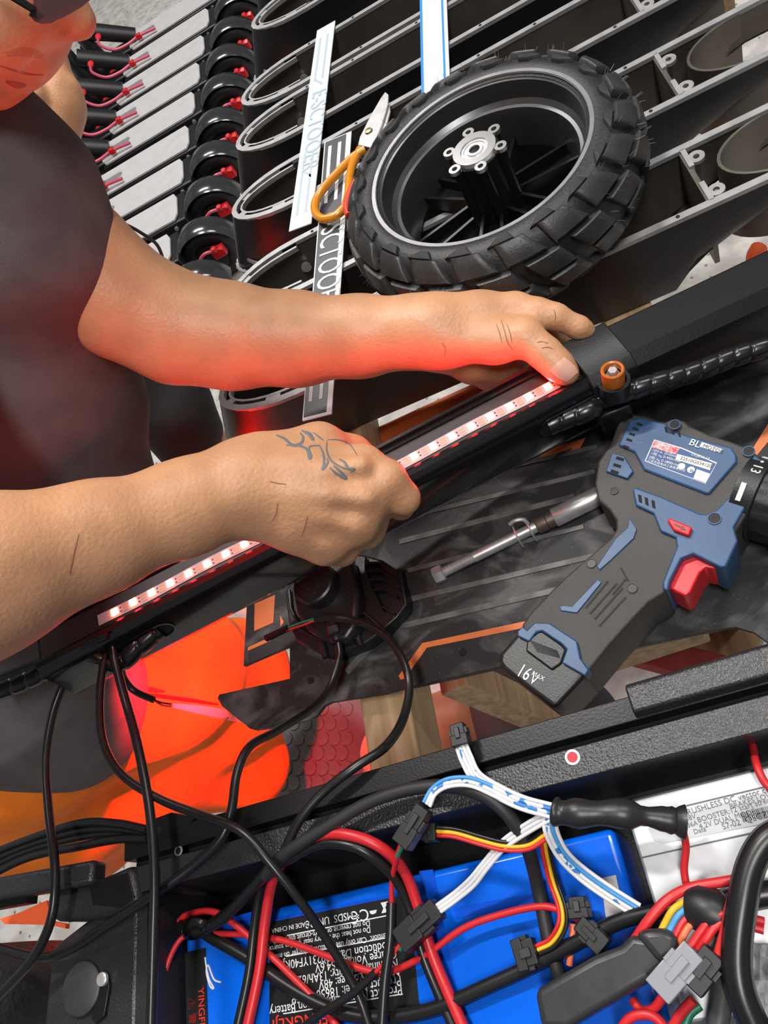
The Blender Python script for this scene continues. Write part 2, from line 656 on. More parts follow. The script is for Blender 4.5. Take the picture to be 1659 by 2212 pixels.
NL = 20
lugs = [('tread_block', lug(70, 36, 12.0, 15.0, 4.0, 0.0056, 'tread_block'), LUG, 0.0),
        ('tread_block', lug(31, 2, 13.5, 12.5, 4.5, 0.0062, 'tread_block'), LUG, 8.5),
        ('tread_block', lug(-3, -32, 12.5, 13.5, 4.5, 0.0062, 'tread_block'), LUG, 14.0),
        ('tread_block', lug(-37, -66, 15.0, 12.0, 4.0, 0.0056, 'tread_block'), LUG, 6.5),
        ('fine_tread_patch', lug(86, 71, 4.0, 12.0, -2.0, 0.0034, 'fine_tread_patch', 3, 3), PATCH, -1.0)]
for (nm, me, m, off) in lugs:
    me.materials.append(m)
    for k in range(NL):
        o = bpy.data.objects.new(nm, me)
        COL.objects.link(o)
        o.parent = wheel
        o.rotation_euler = (0, 0, R_(off + 360 * k / NL))
ms = MB()
rs = random.Random(3)
for k in range(130):
    ph, th = R_(rs.choice((60, 40, 12, -5, 30)) + rs.uniform(-4, 4)), rs.uniform(0, 2 * math.pi)
    a, b = Vector(tp(ph, th, 0.004)), Vector(tp(ph + rs.uniform(-.05, .05), th + rs.uniform(-.02, .02), 0.004 + rs.uniform(0.004, 0.008)))
    ms.tube([a, b], [0.0003, 0.00012], 3, cap=False)
put('moulding_hair', ms.mesh('moulding_hair'), mat('rubber_hair', (0.10, 0.10, 0.10), 0.5), wheel, world=False, kind='stuff')
RIMB = mat('satin_black_rim', (0.15, 0.15, 0.155), 0.34, metal=0.85, var=0.1, vscale=20)
prof = [(0.0955, 0.026), (0.0955, 0.0305), (0.0935, 0.032), (0.0895, 0.0315), (0.0885, 0.029), (0.0862, 0.0275), (0.084, 0.012), (0.0805, 0.0085), (0.0775, 0.008),
        (0.0745, -0.004), (0.0735, -0.028), (0.080, -0.030)]
put('rim', MB().lathe(prof, n=96, cap=False).mesh('rim', 25), RIMB, wheel, world=False)
put('rim_lip', MB().lathe([(0.0898, 0.0314), (0.0900, 0.0322), (0.0932, 0.0324), (0.0938, 0.0314)], n=96, cap=False).mesh('rim_lip', 25), mat('pale_rim_lip', (0.30, 0.30, 0.31), 0.35, metal=0.8, var=0.15), wheel, world=False)  # lip is a paler grey than the rest of the rim
sp = MB()
for s in (-1, 1):
    sp.add([(0.016, s * 0.0075 - 0.0014, -0.012), (0.075, s * 0.0115 - 0.0014, -0.018), (0.075, s * 0.0115 - 0.0014, -0.030), (0.016, s * 0.0075 - 0.0014, -0.030),
            (0.016, s * 0.0075 + 0.0014, -0.012), (0.075, s * 0.0115 + 0.0014, -0.018), (0.075, s * 0.0115 + 0.0014, -0.030), (0.016, s * 0.0075 + 0.0014, -0.030)],
           [(0, 1, 2, 3), (7, 6, 5, 4), (0, 4, 5, 1), (1, 5, 6, 2), (2, 6, 7, 3), (3, 7, 4, 0)])
sp.prism([(0.016, -0.0085, -0.024), (0.075, -0.0125, -0.027), (0.075, 0.0125, -0.027), (0.016, 0.0085, -0.024)], (0, 0, -0.003))
spm = sp.mesh('spoke')
spm.materials.append(mat('spoke_black', (0.03, 0.03, 0.032), 0.28, metal=0.8))
for k in range(6):
    o = bpy.data.objects.new('spoke', spm)
    COL.objects.link(o)
    o.parent = wheel
    o.rotation_euler = (0, 0, R_(12 + 60 * k))
HUBM = mat('hub_black', (0.018, 0.018, 0.02), 0.30, metal=0.6)
hb = MB().lathe([(0.021, -0.032), (0.020, 0.034), (0.017, 0.036)], n=32)
for k in range(6):
    a = R_(30 + 60 * k)
    hb.lathe([(0.0052, -0.030), (0.0046, 0.0345)], (0.0205 * math.cos(a), 0.0205 * math.sin(a), 0), n=12)
put('hub', hb.mesh('hub'), HUBM, wheel, world=False)
MACH = mat('machined_aluminium', (0.75, 0.75, 0.74), 0.25, metal=1.0)
hf = MB().lathe([(0.0115, 0.0345), (0.0115, 0.0385), (0.018, 0.0385), (0.0185, 0.0345)], n=40, cap=False)
put('hub_face', hf.mesh('hub_face'), MACH, wheel, world=False)
for k in range(6):
    a = R_(30 + 60 * k)
    c = (0.0225 * math.cos(a), 0.0225 * math.sin(a), 0)
    put('bolt_ear', MB().lathe([(0.0023, 0.0345), (0.0023, 0.0378), (0.0050, 0.0378), (0.0052, 0.0345), (0.0023, 0.0345)], c, n=16, cap=False).mesh('bolt_ear'), MACH, wheel, world=False)
put('bearing', MB().lathe([(0.0045, 0.036), (0.0045, 0.0375), (0.0068, 0.0375), (0.007, 0.0362), (0.0092, 0.0362), (0.0094, 0.0372), (0.0114, 0.0372)], n=32, cap=False).mesh('bearing', 20), STEEL, wheel, world=False)

# ------------------------------------------------------------------ printed strips
ZS = 0.8025


def strip(name, label, cs, m, th=0.0012, z=ZS):
    p = [U(x, y, z) for x, y in cs]
    t = thing(name, label, 'strip', (sum((q for q in p), Vector()) / 4))
    put('backing', MB().prism(p, (0, 0, -th)).mesh('backing'), m, t)
    return t, p


def on(p, u, v, dz=0.0003):              # p = [top-left, top-right, bottom-right, bottom-left]
    return (p[0] * (1 - u) + p[1] * u) * (1 - v) + (p[3] * (1 - u) + p[2] * u) * v + Vector((0, 0, dz))


def quad(t, p, u0, u1, v0, v1, m, nm='printed_line', dz=0.0003, cut=0.0):
    q = [on(p, u0, v0 + cut, dz), on(p, u1, v0, dz), on(p, u1, v1, dz), on(p, u0, v1 + cut, dz)]
    put(nm, MB().prism(q, (0, 0, -dz)).mesh(nm), m, t)


MILK = mat('milky_print', (0.40, 0.48, 0.54), 0.3)
t, p = strip('name_strip', 'milky white film strip with pale letters lying across the deck noses', [(685, 66), (724, 44), (672, 482), (624, 500)], WHITE)
for u0 in (0.22, 0.62):
    quad(t, p, u0, u0 + 0.10, 0.06, 0.30, MILK)
    quad(t, p, u0, u0 + 0.10, 0.66, 0.94, MILK)
for u0, v0 in ((0.25, 0.33), (0.3, 0.78)):
    quad(t, p, 0.35, 0.72, v0, v0 + 0.012, MILK, cut=-0.035)
ax_v = (p[3] - p[0])
up_v = (p[1] - p[0])
text('E-SCTOOER', 'lettering', MILK, t, on(p, 0.26, 0.36), ax_v, up_v, 0.0285, xs=0.86)
DKPR = mat('printed_dark_grey', (0.045, 0.048, 0.055), 0.4)
PWHITE = mat('printed_white', (0.72, 0.73, 0.74), 0.4)
p0 = [(701, 307), (759, 283), (716, 893), (653, 909)]
t, p = strip('name_strip', 'dark grey strip with white border and big white letters beside the scissors', p0, PWHITE, z=0.8030)
quad(t, p, 0.04, 0.82, 0.004, 0.992, DKPR, 'dark_field', 0.0003)
for u0 in (0.18, 0.54):
    quad(t, p, u0, u0 + 0.12, 0.03, 0.27, PWHITE, 'printed_line', 0.0006)
    quad(t, p, u0, u0 + 0.12, 0.68, 0.95, PWHITE, 'printed_line', 0.0006)
ax_v, up_v = p[3] - p[0], p[1] - p[0]
text('E-SCTOOER', 'lettering', PWHITE, t, on(p, 0.16, 0.312, 0.0006), ax_v, up_v, 0.036, xs=0.68)
t, p = strip('name_strip', 'white strip with blue edge lines tucked under the tyre at the top', [(906, -40), (963, -45), (972, 186), (911, 229)], WHITE, z=0.8032)
BLUEL = mat('blue_edge', lin((40, 130, 215)), 0.4)
quad(t, p, 0.0, 0.09, 0, 1, BLUEL, 'blue_line')
quad(t, p, 0.80, 0.87, 0, 1, BLUEL, 'blue_line')

# ------------------------------------------------------------------ scissors
sc_ = thing('scissors', 'steel scissors with one orange and one red handle leaning on the tyre', 'scissors', U(770, 380, 0.806))
YEL = mat('orange_plastic', lin((205, 130, 20)), 0.25, coat=0.5)
SRED = mat('red_plastic', lin((215, 60, 45)), 0.3, coat=0.3)
lp = [(789, 322), (760, 342), (727, 376), (695, 412), (681, 440), (683, 462), (700, 473), (725, 466), (745, 446), (753, 415), (756, 380), (764, 350), (779, 322)]
put('handle', MB().tube(smooth_path([U(x, y, 0.812) for x, y in lp]), 0.0044, 10).mesh('handle', 60), YEL, sc_)
lp = [(816, 314), (803, 326), (789, 352), (774, 384), (758, 414), (749, 444), (754, 466)]
put('handle', MB().tube(smooth_path([U(x, y, 0.858 - max(0, 350 - y) * .0011) for x, y in lp]), 0.0034, 10).mesh('handle', 60), SRED, sc_, label='red handle')
bl = [(773, 313), (777, 296), (800, 250), (822, 212), (832, 198), (839, 204), (838, 225), (826, 266), (812, 300), (805, 319)]
put('blade', MB().prism([U(x, y, 0.8155) for x, y in bl], (0, 0, -0.002)).mesh('blade'), STEEL, sc_, bevel=0.0005)
bl = [(800, 318), (812, 296), (828, 262), (841, 222), (843, 240), (832, 282), (818, 312), (812, 322)]
put('blade', MB().prism([U(x, y, 0.8128) for x, y in bl], (0, 0, -0.002)).mesh('blade'), STEEL, sc_, bevel=0.0005)
put('pivot_screw', MB().lathe([(0.0005, 0.0022), (0.0035, 0.0018), (0.0045, 0.0)][::-1], U(797, 284, 0.8155), n=14).mesh('pivot_screw'), mat('brass_screw', (0.6, 0.5, 0.25), 0.3, metal=1), sc_)
# ------------------------------------------------------------------ lit stem tube
TL, TR = U(245, 1320, 0.877), U(1245, 800, 0.820)
sa = (TR - TL).normalized()
ss = sa.cross(Vector((0, 0, 1))).normalized()        # towards the near side
su = ss.cross(sa).normalized()
if su.z < 0:
    su = -su
SL = (TR - TL).length
stem = thing('scooter_front_assembly', 'long glossy black stem tube with an open groove holding the red light strip', 'scooter stem', TL + Vector((0, 0, -0.06)))
prof = [(-.017, -.055), (-.0205, -.050), (-.021, -.004), (-.018, 0), (-.0155, 0), (-.0155, -.003), (-.0118, -.003), (-.0118, -.0055), (.0125, -.0055), (.0125, -.001),
        (.0150, .0003), (.0185, -.001), (.0215, -.005), (.0232, -.012), (.0232, -.044), (.019, -.0525), (.014, -.055)]


def sp_(t, s, u):
    return TL + sa * t + ss * s + su * u


GLOSS = mat('gloss_black_paint', (0.008, 0.008, 0.009), 0.16, coat=0.3)
XL, XR = -0.062, SL + 0.004
put('tube', MB().loft([[sp_(t, s, u + 0.006) for s, u in prof] for t in (XL, XL + .1, SL * .5, XR)]).mesh('tube', 25), GLOSS, stem)
put('groove_glow_bed', MB().loft([[sp_(t, s, u + 0.006) for s, u in ((-.0116, -.0054), (.0123, -.0054), (.0123, -.0050), (-.0116, -.0050))] for t in (XL + .002, XR)]).mesh('groove_glow_bed'), mat('groove_glow_matte', (.014, .008, .009), .45), stem)  # matte layer added to pick up the strip's red, its tint leaning red
# the end plate of the tube and the clamp at its right end
SATIN = mat('satin_black', (0.009, 0.009, 0.010), 0.36, spec=0.35, bump=0.06, bscale=700)
x0 = SL
cl = MB()
prof2 = [(-.024, -.048), (-.024, .002), (-.020, .0095), (.016, .0095), (.024, .004), (.026, -.004), (.026, -.036), (.018, -.048)]
cl.loft([[sp_(x0, s, u) for s, u in prof2], [sp_(x0 + .034, s, u) for s, u in prof2]])
put('clamp', cl.mesh('clamp'), SATIN, stem, bevel=0.001)
E2 = U(1745, 562, 0.800)
e_a = (E2 - sp_(x0 + .03, 0, 0)).normalized()
put('upper_tube', MB().loft([[p_ + ss * s + su * u for s, u in ((-.021, -.046), (-.024, -.03), (-.021, .004), (.010, .005), (.019, -.002), (.024, -.024), (.021, -.046))]
                             for p_ in (sp_(x0 + .02, 0, 0), E2)]).mesh('upper_tube'), SATIN, stem, bevel=0.002)
bc = U(1324, 810, 0.828)
put('bushing_seat', MB().lathe([(0.0118, -0.018), (0.0112, -0.005), (0.0088, -0.005), (0.0088, -0.02)], bc, su, 24, cap=False).mesh('bushing_seat'), SATIN, stem)
BR = mat('orange_bushing', lin((190, 105, 30)), 0.35)
put('bushing', MB().lathe([(0.0078, -0.02), (0.0078, 0.0055), (0.0070, 0.0062), (0.0058, 0.0055), (0.0056, 0.001)], bc, su, 24, cap=False).mesh('bushing'), BR, stem)
put('bolt', MB().lathe([(0.0056, 0.000), (0.0036, 0.0012), (0.0036, 0.0045), (0.003, 0.0055), (0.0003, 0.0055)], bc, su, 6).mesh('bolt'), STEEL, stem)
put('lower_bracket', MB().beam(U(1292, 905, 0.787), U(1362, 878, 0.787), 0.016, 0.024).mesh('lower_bracket'), SATIN, stem, bevel=0.002)


def oval(t0, t1, u0, r):                                # rounded slot on the near face
    pts = []
    for i in range(13):
        a = math.pi / 2 + math.pi * i / 12
        pts.append((t0 + r * math.cos(a), u0 + r * math.sin(a)))
    for i in range(13):
        a = -math.pi / 2 + math.pi * i / 12
        pts.append((t1 + r * math.cos(a), u0 + r * math.sin(a)))
    return pts


for (t0, t1, u0) in ((SL - 0.034, SL - 0.002, -0.013), (-0.020, 0.026, -0.016)):
    o1, o2 = oval(t0, t1, u0, 0.0092), oval(t0, t1, u0, 0.0080)
    f = 0.0236
    put('cable_slot_rim', MB().loft([[sp_(a, f, b) for a, b in o1], [sp_(a, f + .0012, b) for a, b in o1], [sp_(a, f + .0012, b) for a, b in o2], [sp_(a, f, b) for a, b in o2]], cap=False).mesh('cable_slot_rim'), GLOSS, stem)
    put('cable_slot', MB().prism([sp_(a, f + .0002, b) for a, b in o2], -ss * 0.0004).mesh('cable_slot'), mat('hole_black', (0, 0, 0)), stem)

# ------------------------------------------------------------------ light strip in the groove
strip_t = thing('led_strip', 'glowing red light strip with white tape laid along the groove of the black stem', 'light strip', TL)
PCB = mat('strip_white_tape', (0.40, 0.33, 0.36), 0.5)
put('tape', MB().loft([[sp_(t, s + .003 + .0006 * math.sin(t * 60), u + 0.0012) for s, u in ((-.0046, 0), (.0046, 0), (.0046, .0005), (-.0046, .0005))] for t in [(-.012 + (SL - .004) * i / 60) for i in range(61)]]).mesh('tape'), PCB, strip_t)
LEDM = mat('lit_red_led', (1, 0.4, 0.3), 0.4, emit=(1.0, 0.13, 0.06), estr=18.0)
NLED = 24
t_a, t_b = 0.002, SL - 0.024
chip = MB().box((0, 0, 0), 0.0026, 0.0026, 0.0008).mesh('led_chip')
chip.materials.append(LEDM)
pads = MB()
darks = MB()
Mx = Matrix(((sa.x, ss.x, su.x), (sa.y, ss.y, su.y), (sa.z, ss.z, su.z))).to_euler()
for i in range(NLED):
    t = t_a + (t_b - t_a) * i / (NLED - 1)
    o = bpy.data.objects.new('led_chip', chip)
    COL.objects.link(o)
    o.parent = strip_t
    o.location = sp_(t, .003, .0025) - TL
    o.rotation_euler = Mx
    l = bpy.data.lights.new('led_glow', 'AREA')
    l.shape = 'SQUARE'
    l.size = 0.004
    l.energy = 0.028
    l.color = (1.0, 0.012, 0.025)
    lo = bpy.data.objects.new('led_glow', l)
    COL.objects.link(lo)
    lo.parent = o
    lo.location = (0, 0, 0.0012)
    lo.rotation_euler = (math.pi, 0, 0)
    for j in (-.0024, 0, .0024):
        pads.box(sp_(t + .0085, .003 + j, .0018), .0022, .0005, .0001, (sa, ss, su))
    for j in (-.003, .003):
        darks.box(sp_(t + .0045, .003 + j * .5, .0018), .0006, .0006, .0001, (sa, ss, su))
        darks.box(sp_(t + .0125, .003 + j * .4, .0018), .0004, .0007, .0001, (sa, ss, su))
tp0 = sp_(.03, -.004, -.051)                           # lamp added under the stem's left end to throw red on the trousers
tdir = (V(430, 1565, 1.22) - tp0).normalized()
put('added_red_lamp', MB().lathe([(.012, 0), (.012, .006), (.009, .009), (.0005, .010)], tp0, tdir, 20).mesh('added_red_lamp'), mat('added_lamp_red', (.8, .02, .03), .3, emit=(1, .02, .03), estr=6), stem)
l = bpy.data.lights.new('added_red_glow', 'AREA')  # added red light, aimed at the trousers
l.shape = 'DISK'
l.size = 0.018
l.energy = 3.2
l.spread = R_(62)
l.color = (1.0, 0.015, 0.03)
lo = bpy.data.objects.new('added_red_glow', l)
COL.objects.link(lo)
lo.location = tp0 + tdir * .012
lo.rotation_euler = tdir.to_track_quat('-Z', 'Y').to_euler()
put('solder_pad', pads.mesh('solder_pad'), mat('copper_pad', (0.55, 0.30, 0.16), 0.4, metal=.3), strip_t, kind='stuff')
put('strip_component', darks.mesh('strip_component'), mat('tiny_black', (0.03, 0.02, 0.02), 0.5), strip_t, kind='stuff')


# ------------------------------------------------------------------ spiral wrapped cables
def spiral(name, label, pts, r, pitch, m, gap=0.14):
    path = smooth_path(pts, 10)
    L = [0.0]
    for a, b in zip(path, path[1:]):
        L.append(L[-1] + (b - a).length)
    N = int(L[-1] / 0.0009)
    out, rings, prev, j = [], [], None, 0
    for i in range(N + 1):
        d = L[-1] * i / N
        while j < len(L) - 2 and L[j + 1] < d:
            j += 1
        f = (d - L[j]) / max(1e-9, L[j + 1] - L[j])
        out.append((path[j].lerp(path[j + 1], f), d))
    n = 20
    for i, (p, d) in enumerate(out):
        t = (out[min(i + 1, N)][0] - out[max(i - 1, 0)][0]).normalized()
        u = t.orthogonal().normalized() if prev is None else (prev - t * prev.dot(t)).normalized()
        prev = u
        w = t.cross(u)
        rg = []
        for k in range(n):
            ph = (d / pitch + k / n) % 1.0
            rr = r * (0.86 if ph < gap else (0.97 + 0.035 * math.sin(math.pi * (ph - gap) / (1 - gap))))
            a = 2 * math.pi * k / n
            rg.append(p + (u * math.cos(a) + w * math.sin(a)) * rr)
        rings.append(rg)
    o = put(name, MB().loft(rings).mesh(name, 70), m)
    return tag(o, label, 'cable')


WRAP = mat('spiral_wrap_plastic', (0.010, 0.010, 0.011), 0.26)
spiral('spiral_wrap', 'thick black spiral wrapped cable leaving the stem clamp towards the right edge',
       [sp_(SL - .036, .0225, -.013), sp_(SL - .022, .0250, -.012), sp_(SL - .006, .0290, -.0105), U(1285, 868, .808), U(1340, 850, .809), U(1400, 832, .807), U(1500, 803, .800), U(1600, 766, .795), U(1740, 728, .79)], 0.0072, 0.0115, WRAP, 0.10)
spiral('spiral_wrap', 'loose black spiral wrapped cable leaving the stem at the left edge',
       [U(-60, 1515, .868), U(0, 1492, .868), U(60, 1468, .868), U(130, 1434, .869), U(190, 1408, .872), sp_(-.014, .0300, -.018), sp_(.006, .0262, -.0165), sp_(.024, .0215, -.016)], 0.0074, 0.0150, WRAP, 0.16)
cable('cable', 'thin straight black cable running above the left spiral wrap', [U(-60, 1487, .882), U(60, 1440, .882), U(150, 1407, .883), U(232, 1374, .885)], 0.0028, CABLE)

# ------------------------------------------------------------------ tool plate
ZP = 0.735


def plate_mat():
    m = bpy.data.materials.new('dusty_grip_rubber')
    m.use_nodes = True
    nt = m.node_tree
    b = nt.nodes['Principled BSDF']
    b.inputs['Roughness'].default_value = 0.62
    tc = nt.nodes.new('ShaderNodeTexCoord')
    mp = nt.nodes.new('ShaderNodeMapping')
    mp.inputs['Scale'].default_value = (1, 1.5, 1)
    mp.inputs['Rotation'].default_value = (0, 0, 0.3)
    n = nt.nodes.new('ShaderNodeTexNoise')
    n.inputs['Scale'].default_value = 22
    n.inputs['Detail'].default_value = 5
    n.inputs['Distortion'].default_value = 1.3
    rp = nt.nodes.new('ShaderNodeValToRGB')
    rp.color_ramp.elements[0].position, rp.color_ramp.elements[1].position = 0.48, 0.70
    rp.color_ramp.elements[0].color, rp.color_ramp.elements[1].color = (0.011, 0.011, 0.012, 1), (0.085, 0.085, 0.085, 1)
    v = nt.nodes.new('ShaderNodeTexVoronoi')
    v.inputs['Scale'].default_value = 260
    r2 = nt.nodes.new('ShaderNodeValToRGB')
    r2.color_ramp.elements[0].position, r2.color_ramp.elements[1].position = 0.06, 0.10
    r2.color_ramp.elements[0].color, r2.color_ramp.elements[1].color = (0.22, 0.22, 0.22, 1), (0, 0, 0, 1)
    mx = nt.nodes.new('ShaderNodeMix')
    mx.data_type = 'RGBA'
    mx.blend_type = 'ADD'
    mx.inputs[0].default_value = 0.6
    nt.links.new(tc.outputs['Object'], mp.inputs['Vector'])
    nt.links.new(mp.outputs['Vector'], n.inputs['Vector'])
    nt.links.new(tc.outputs['Object'], v.inputs['Vector'])
    nt.links.new(n.outputs['Fac'], rp.inputs['Fac'])
    nt.links.new(v.outputs['Distance'], r2.inputs['Fac'])
    nt.links.new(rp.outputs['Color'], mx.inputs[6])
    nt.links.new(r2.outputs['Color'], mx.inputs[7])
    nt.links.new(mx.outputs[2], b.inputs['Base Color'])
    return m


PLATE = plate_mat()
pl = [(533, 1309), (526, 1438), (626, 1395), (626, 1466), (474, 1500), (470, 1508), (480, 1526), (540, 1574), (552, 1577), (610, 1568), (668, 1555), (684, 1545), (700, 1524), (716, 1516),
      (832, 1498), (870, 1487), (1120, 1430), (1308, 1408), (1560, 1357), (1590, 1354), (1630, 1366), (1690, 1410), (1780, 1395), (1780, 735), (1659, 770), (1500, 812), (1380, 842), (1150, 960),
      (820, 1160), (620, 1255)]
plate = thing('deck_mat', 'dusty black deck grip mat with orange inlay lines lying under the drill', 'deck mat', U(1000, 1250, 0.715))
put('mat_sheet', MB().prism([U(x, y, ZP) for x, y in pl], (0, 0, -0.004)).mesh('mat_sheet'), PLATE, plate)
put('base_board', MB().prism([U(x, y, ZP - 0.006) for x, y in ((880, 1478), (1120, 1424), (1308, 1402), (1540, 1352), (1640, 1250), (1760, 1200), (1760, 770), (1500, 830), (1150, 985), (860, 1170))], (0, 0, -0.014)).mesh('base_board'), SATIN, plate)
INLAY = mat('orange_inlay', lin((214, 116, 62)), 0.5, var=0.08, vscale=40)
RIB = mat('dusty_grey_rib', (0.055, 0.055, 0.055), 0.6, rgb2=(0.14, 0.14, 0.14), vscale=60)


def flat(nm, pts, m, h=0.0006, z=ZP, par=None):
    put(nm, MB().prism([U(x, y, z + h) for x, y in pts], (0, 0, -h)).mesh(nm), m, par or plate)


for q in ([(550, 1304), (594, 1285), (590, 1345), (549, 1363)], [(536, 1398), (586, 1375), (585, 1384), (535, 1406)], [(605, 1329), (613, 1344), (606, 1353)],
          [(1200, 1328), (1197, 1343), (922, 1399), (874, 1466), (865, 1468), (861, 1460), (912, 1389)],
          [(1340, 1325), (1357, 1335), (1390, 1354), (1394, 1362), (1388, 1369), (1378, 1367), (1335, 1344)],
          [(1148, 1001), (1182, 972), (1265, 945), (1250, 972)], [(1700, 850), (1622, 975), (1633, 986), (1720, 880)]):
    flat('inlay_line', q, INLAY)
flat('mat_window', [(1192, 992), (1208, 977), (1236, 967), (1226, 978)], PLATE, 0.0012)


def ln(x0, y0, x1, y1, w):
    n_ = Vector((-(y1 - y0), x1 - x0)).normalized() * w / 2
    return [(x0 + n_.x, y0 + n_.y), (x1 + n_.x, y1 + n_.y), (x1 - n_.x, y1 - n_.y), (x0 - n_.x, y0 - n_.y)]


for (a, b, c, d, w) in ((876, 1296, 1285, 1200, 11), (864, 1353, 1240, 1265, 12), (862, 1170, 1240, 1072, 11), (962, 1040, 1289, 964, 9), (880, 1232, 1260, 1137, 9),
                        (748, 1452, 820, 1376, 14), (905, 1110, 1285, 1018, 9)):
    flat('grip_rib', ln(a, b, c, d, w), RIB, 0.0008)
HOLE = mat('hole_black', (0, 0, 0))
for (x, y) in ((1000, 1408), (1410, 1326), (672, 1470)):
    put('hole', MB().lathe([(0.0031, 0.0), (0.0031, 0.0008)], U(x, y, ZP), n=14).mesh('hole'), HOLE, plate)

# ------------------------------------------------------------------ cordless drill
ZD = 0.784


def c2(l):
    return [(850 + x / 2.05, 850 + y / 2.05) for x, y in l]


def c4(l):
    return [(1250 + x / 4.056, 860 + y / 4.056) for x, y in l]


DR = mat('drill_rubber', (0.040, 0.038, 0.036), 0.55, bump=0.25, bscale=900, var=0.12, vscale=25)
DB = mat('drill_blue', lin((48, 82, 122)), 0.42, var=0.14, vscale=30, bump=0.05, bscale=900)
DBL = mat('drill_battery_black', (0.014, 0.014, 0.015), 0.4, bump=0.1, bscale=900)
DRED = mat('drill_red', lin((215, 30, 40)), 0.35)
DK_ = mat('hole_black', (0, 0, 0))
drill = thing('cordless_drill', 'blue and grey cordless drill with red trigger lying on the dusty deck mat', 'drill', U(1450, 1150, ZP + 0.001))


def dpart(nm, pts, m, z=ZD, down=0.004, bev=0.0012, seg=2, label=None, par=None):
    return put(nm, MB().prism([U(x, y, z) for x, y in pts], (0, 0, -down)).mesh(nm), m, par or drill, bevel=bev, seg=seg, label=label)


hous = c2([(960, 220), (985, 150), (1000, 115), (1060, 90), (1110, 95), (1200, 125), (1225, 112), (1290, 118), (1310, 140), (1400, 180), (1500, 212), (1570, 238), (1620, 275), (1670, 340), (1640, 440),
           (1560, 540), (1515, 610), (1400, 660), (1300, 690), (1250, 735), (1222, 800), (1205, 880), (1130, 925), (1050, 1010), (960, 1110), (868, 1222), (842, 1248), (760, 1190), (640, 1080), (560, 1055), (570, 1020),
           (600, 975), (700, 870), (800, 775), (900, 690), (960, 640), (985, 600), (985, 560), (955, 515), (905, 470), (890, 400), (905, 300)])
dpart('housing', hous, DR, ZD, 0.046, 0.013, 6)
dpart('battery', c2([(566, 1040), (470, 1150), (463, 1190), (485, 1222), (600, 1312), (700, 1385), (722, 1386), (745, 1358), (800, 1300), (852, 1245), (830, 1215), (700, 1060), (610, 1030)]), DBL, ZD + 0.0005, 0.046, 0.010, 5)
dpart('battery_latch', c2([(590, 1095), (640, 1055), (660, 1052), (745, 1112), (765, 1135), (742, 1195), (700, 1225), (585, 1140)]), DBL, ZD + 0.0022, 0.004)
for i in range(7):
    a, b = c2([(604 + 14 * i * .35, 1092 + 2 - i * 0 + 8 * i), (726 + 2 * i, 1160 + 5 * i - 20)])
    flat('latch_groove', ln(*a, *b, 1.3), DK_, 0.0003, ZD + 0.0022, drill)
dpart('blue_collar', c2([(548, 1050), (572, 1030), (592, 1046), (625, 1012), (690, 1015), (812, 1095), (828, 1172), (866, 1222), (848, 1252), (744, 1192), (766, 1132), (742, 1108), (658, 1052), (632, 1056), (600, 1100), (548, 1074)]), DB, ZD + 0.0035, 0.012, 0.001)
dpart('blue_panel', c4([(450, 185), (550, 170), (770, 225), (800, 300), (880, 300), (960, 330), (1340, 430), (1385, 500), (1385, 560), (1140, 838), (1100, 830), (570, 625), (485, 470), (345, 410)]), DB, ZD + 0.0022, 0.006, 0.0012)
dpart('rear_vent', c4([(290, 475), (400, 505), (480, 640), (425, 705), (235, 640)]), DB, ZD + 0.0022, 0.006, 0.0008)
dpart('blue_body', c4([(470, 795), (500, 780), (720, 860), (1060, 1010), (1115, 1015), (1210, 975), (1320, 860), (1480, 560), (1540, 500), (1640, 560), (1640, 640), (1360, 1130), (1395, 1250), (1290, 1475),
                       (1240, 1480), (1000, 1360), (900, 1400), (800, 1600), (780, 1690), (735, 1670), (735, 1610), (860, 1300), (850, 1220), (715, 1165), (655, 1010), (500, 940)]), DB, ZD + 0.0026, 0.040, 0.005, 4)
dpart('trigger', c4([(1000, 1358), (1210, 1470), (1190, 1497), (1110, 1482), (1060, 1532), (980, 1700), (935, 1735), (800, 1670), (790, 1610), (880, 1410), (930, 1365)]), DRED, ZD - 0.004, 0.030, 0.003, 3)
btn = dpart('direction_button', c4([(790, 1045), (995, 1130), (965, 1205), (830, 1155), (775, 1070)]), DRED, ZD + 0.006, 0.006, 0.001)
flat('arrow', c4([(838, 1098), (905, 1125), (912, 1112), (945, 1160), (888, 1150), (895, 1138), (835, 1110)]), mat('dark_red', lin((110, 8, 14)), 0.4), 0.0003, ZD + 0.006, drill)
for q in (c2([(900, 765), (985, 640), (1035, 595), (1045, 550), (1078, 600), (1065, 640), (960, 740), (912, 782)]), c2([(735, 942), (758, 938), (790, 942), (905, 822), (922, 836), (812, 972), (740, 962)])):
    dpart('grip_stripe', q, DB, ZD + 0.001, 0.003, 0.0005)
for (x0, y0, x1, y1) in ((820, 950, 920, 830), (840, 975, 960, 840), (860, 1000, 985, 860), (975, 770, 1010, 830), (1000, 820, 940, 890), (880, 1030, 1000, 900)):
    a, b = c2([(x0 + 30, y0), (x1 + 30, y1)])
    flat('grip_groove', ln(*a, *b, 4), mat('groove_dark', (0.015, 0.015, 0.015), .7), 0.0004, ZD, drill)
for (x, y, z) in [(535, 228, 0), (502, 270, 0), (470, 315, 0), (445, 365, 0), (415, 425, 0), ]:
    flat('vent_slot', c4([(x - 22, y - 16), (x + 26, y), (x + 18, y + 18), (x - 30, y + 2)]), DK_, 0.0003, ZD + 0.0022, drill)
for (x, y) in ((765, 275), (822, 292), (880, 312)):
    flat('vent_slot', c4([(x - 16, y - 28), (x + 6, y - 22), (x + 18, y + 28), (x - 4, y + 22)]), DK_, 0.0003, ZD + 0.0022, drill)
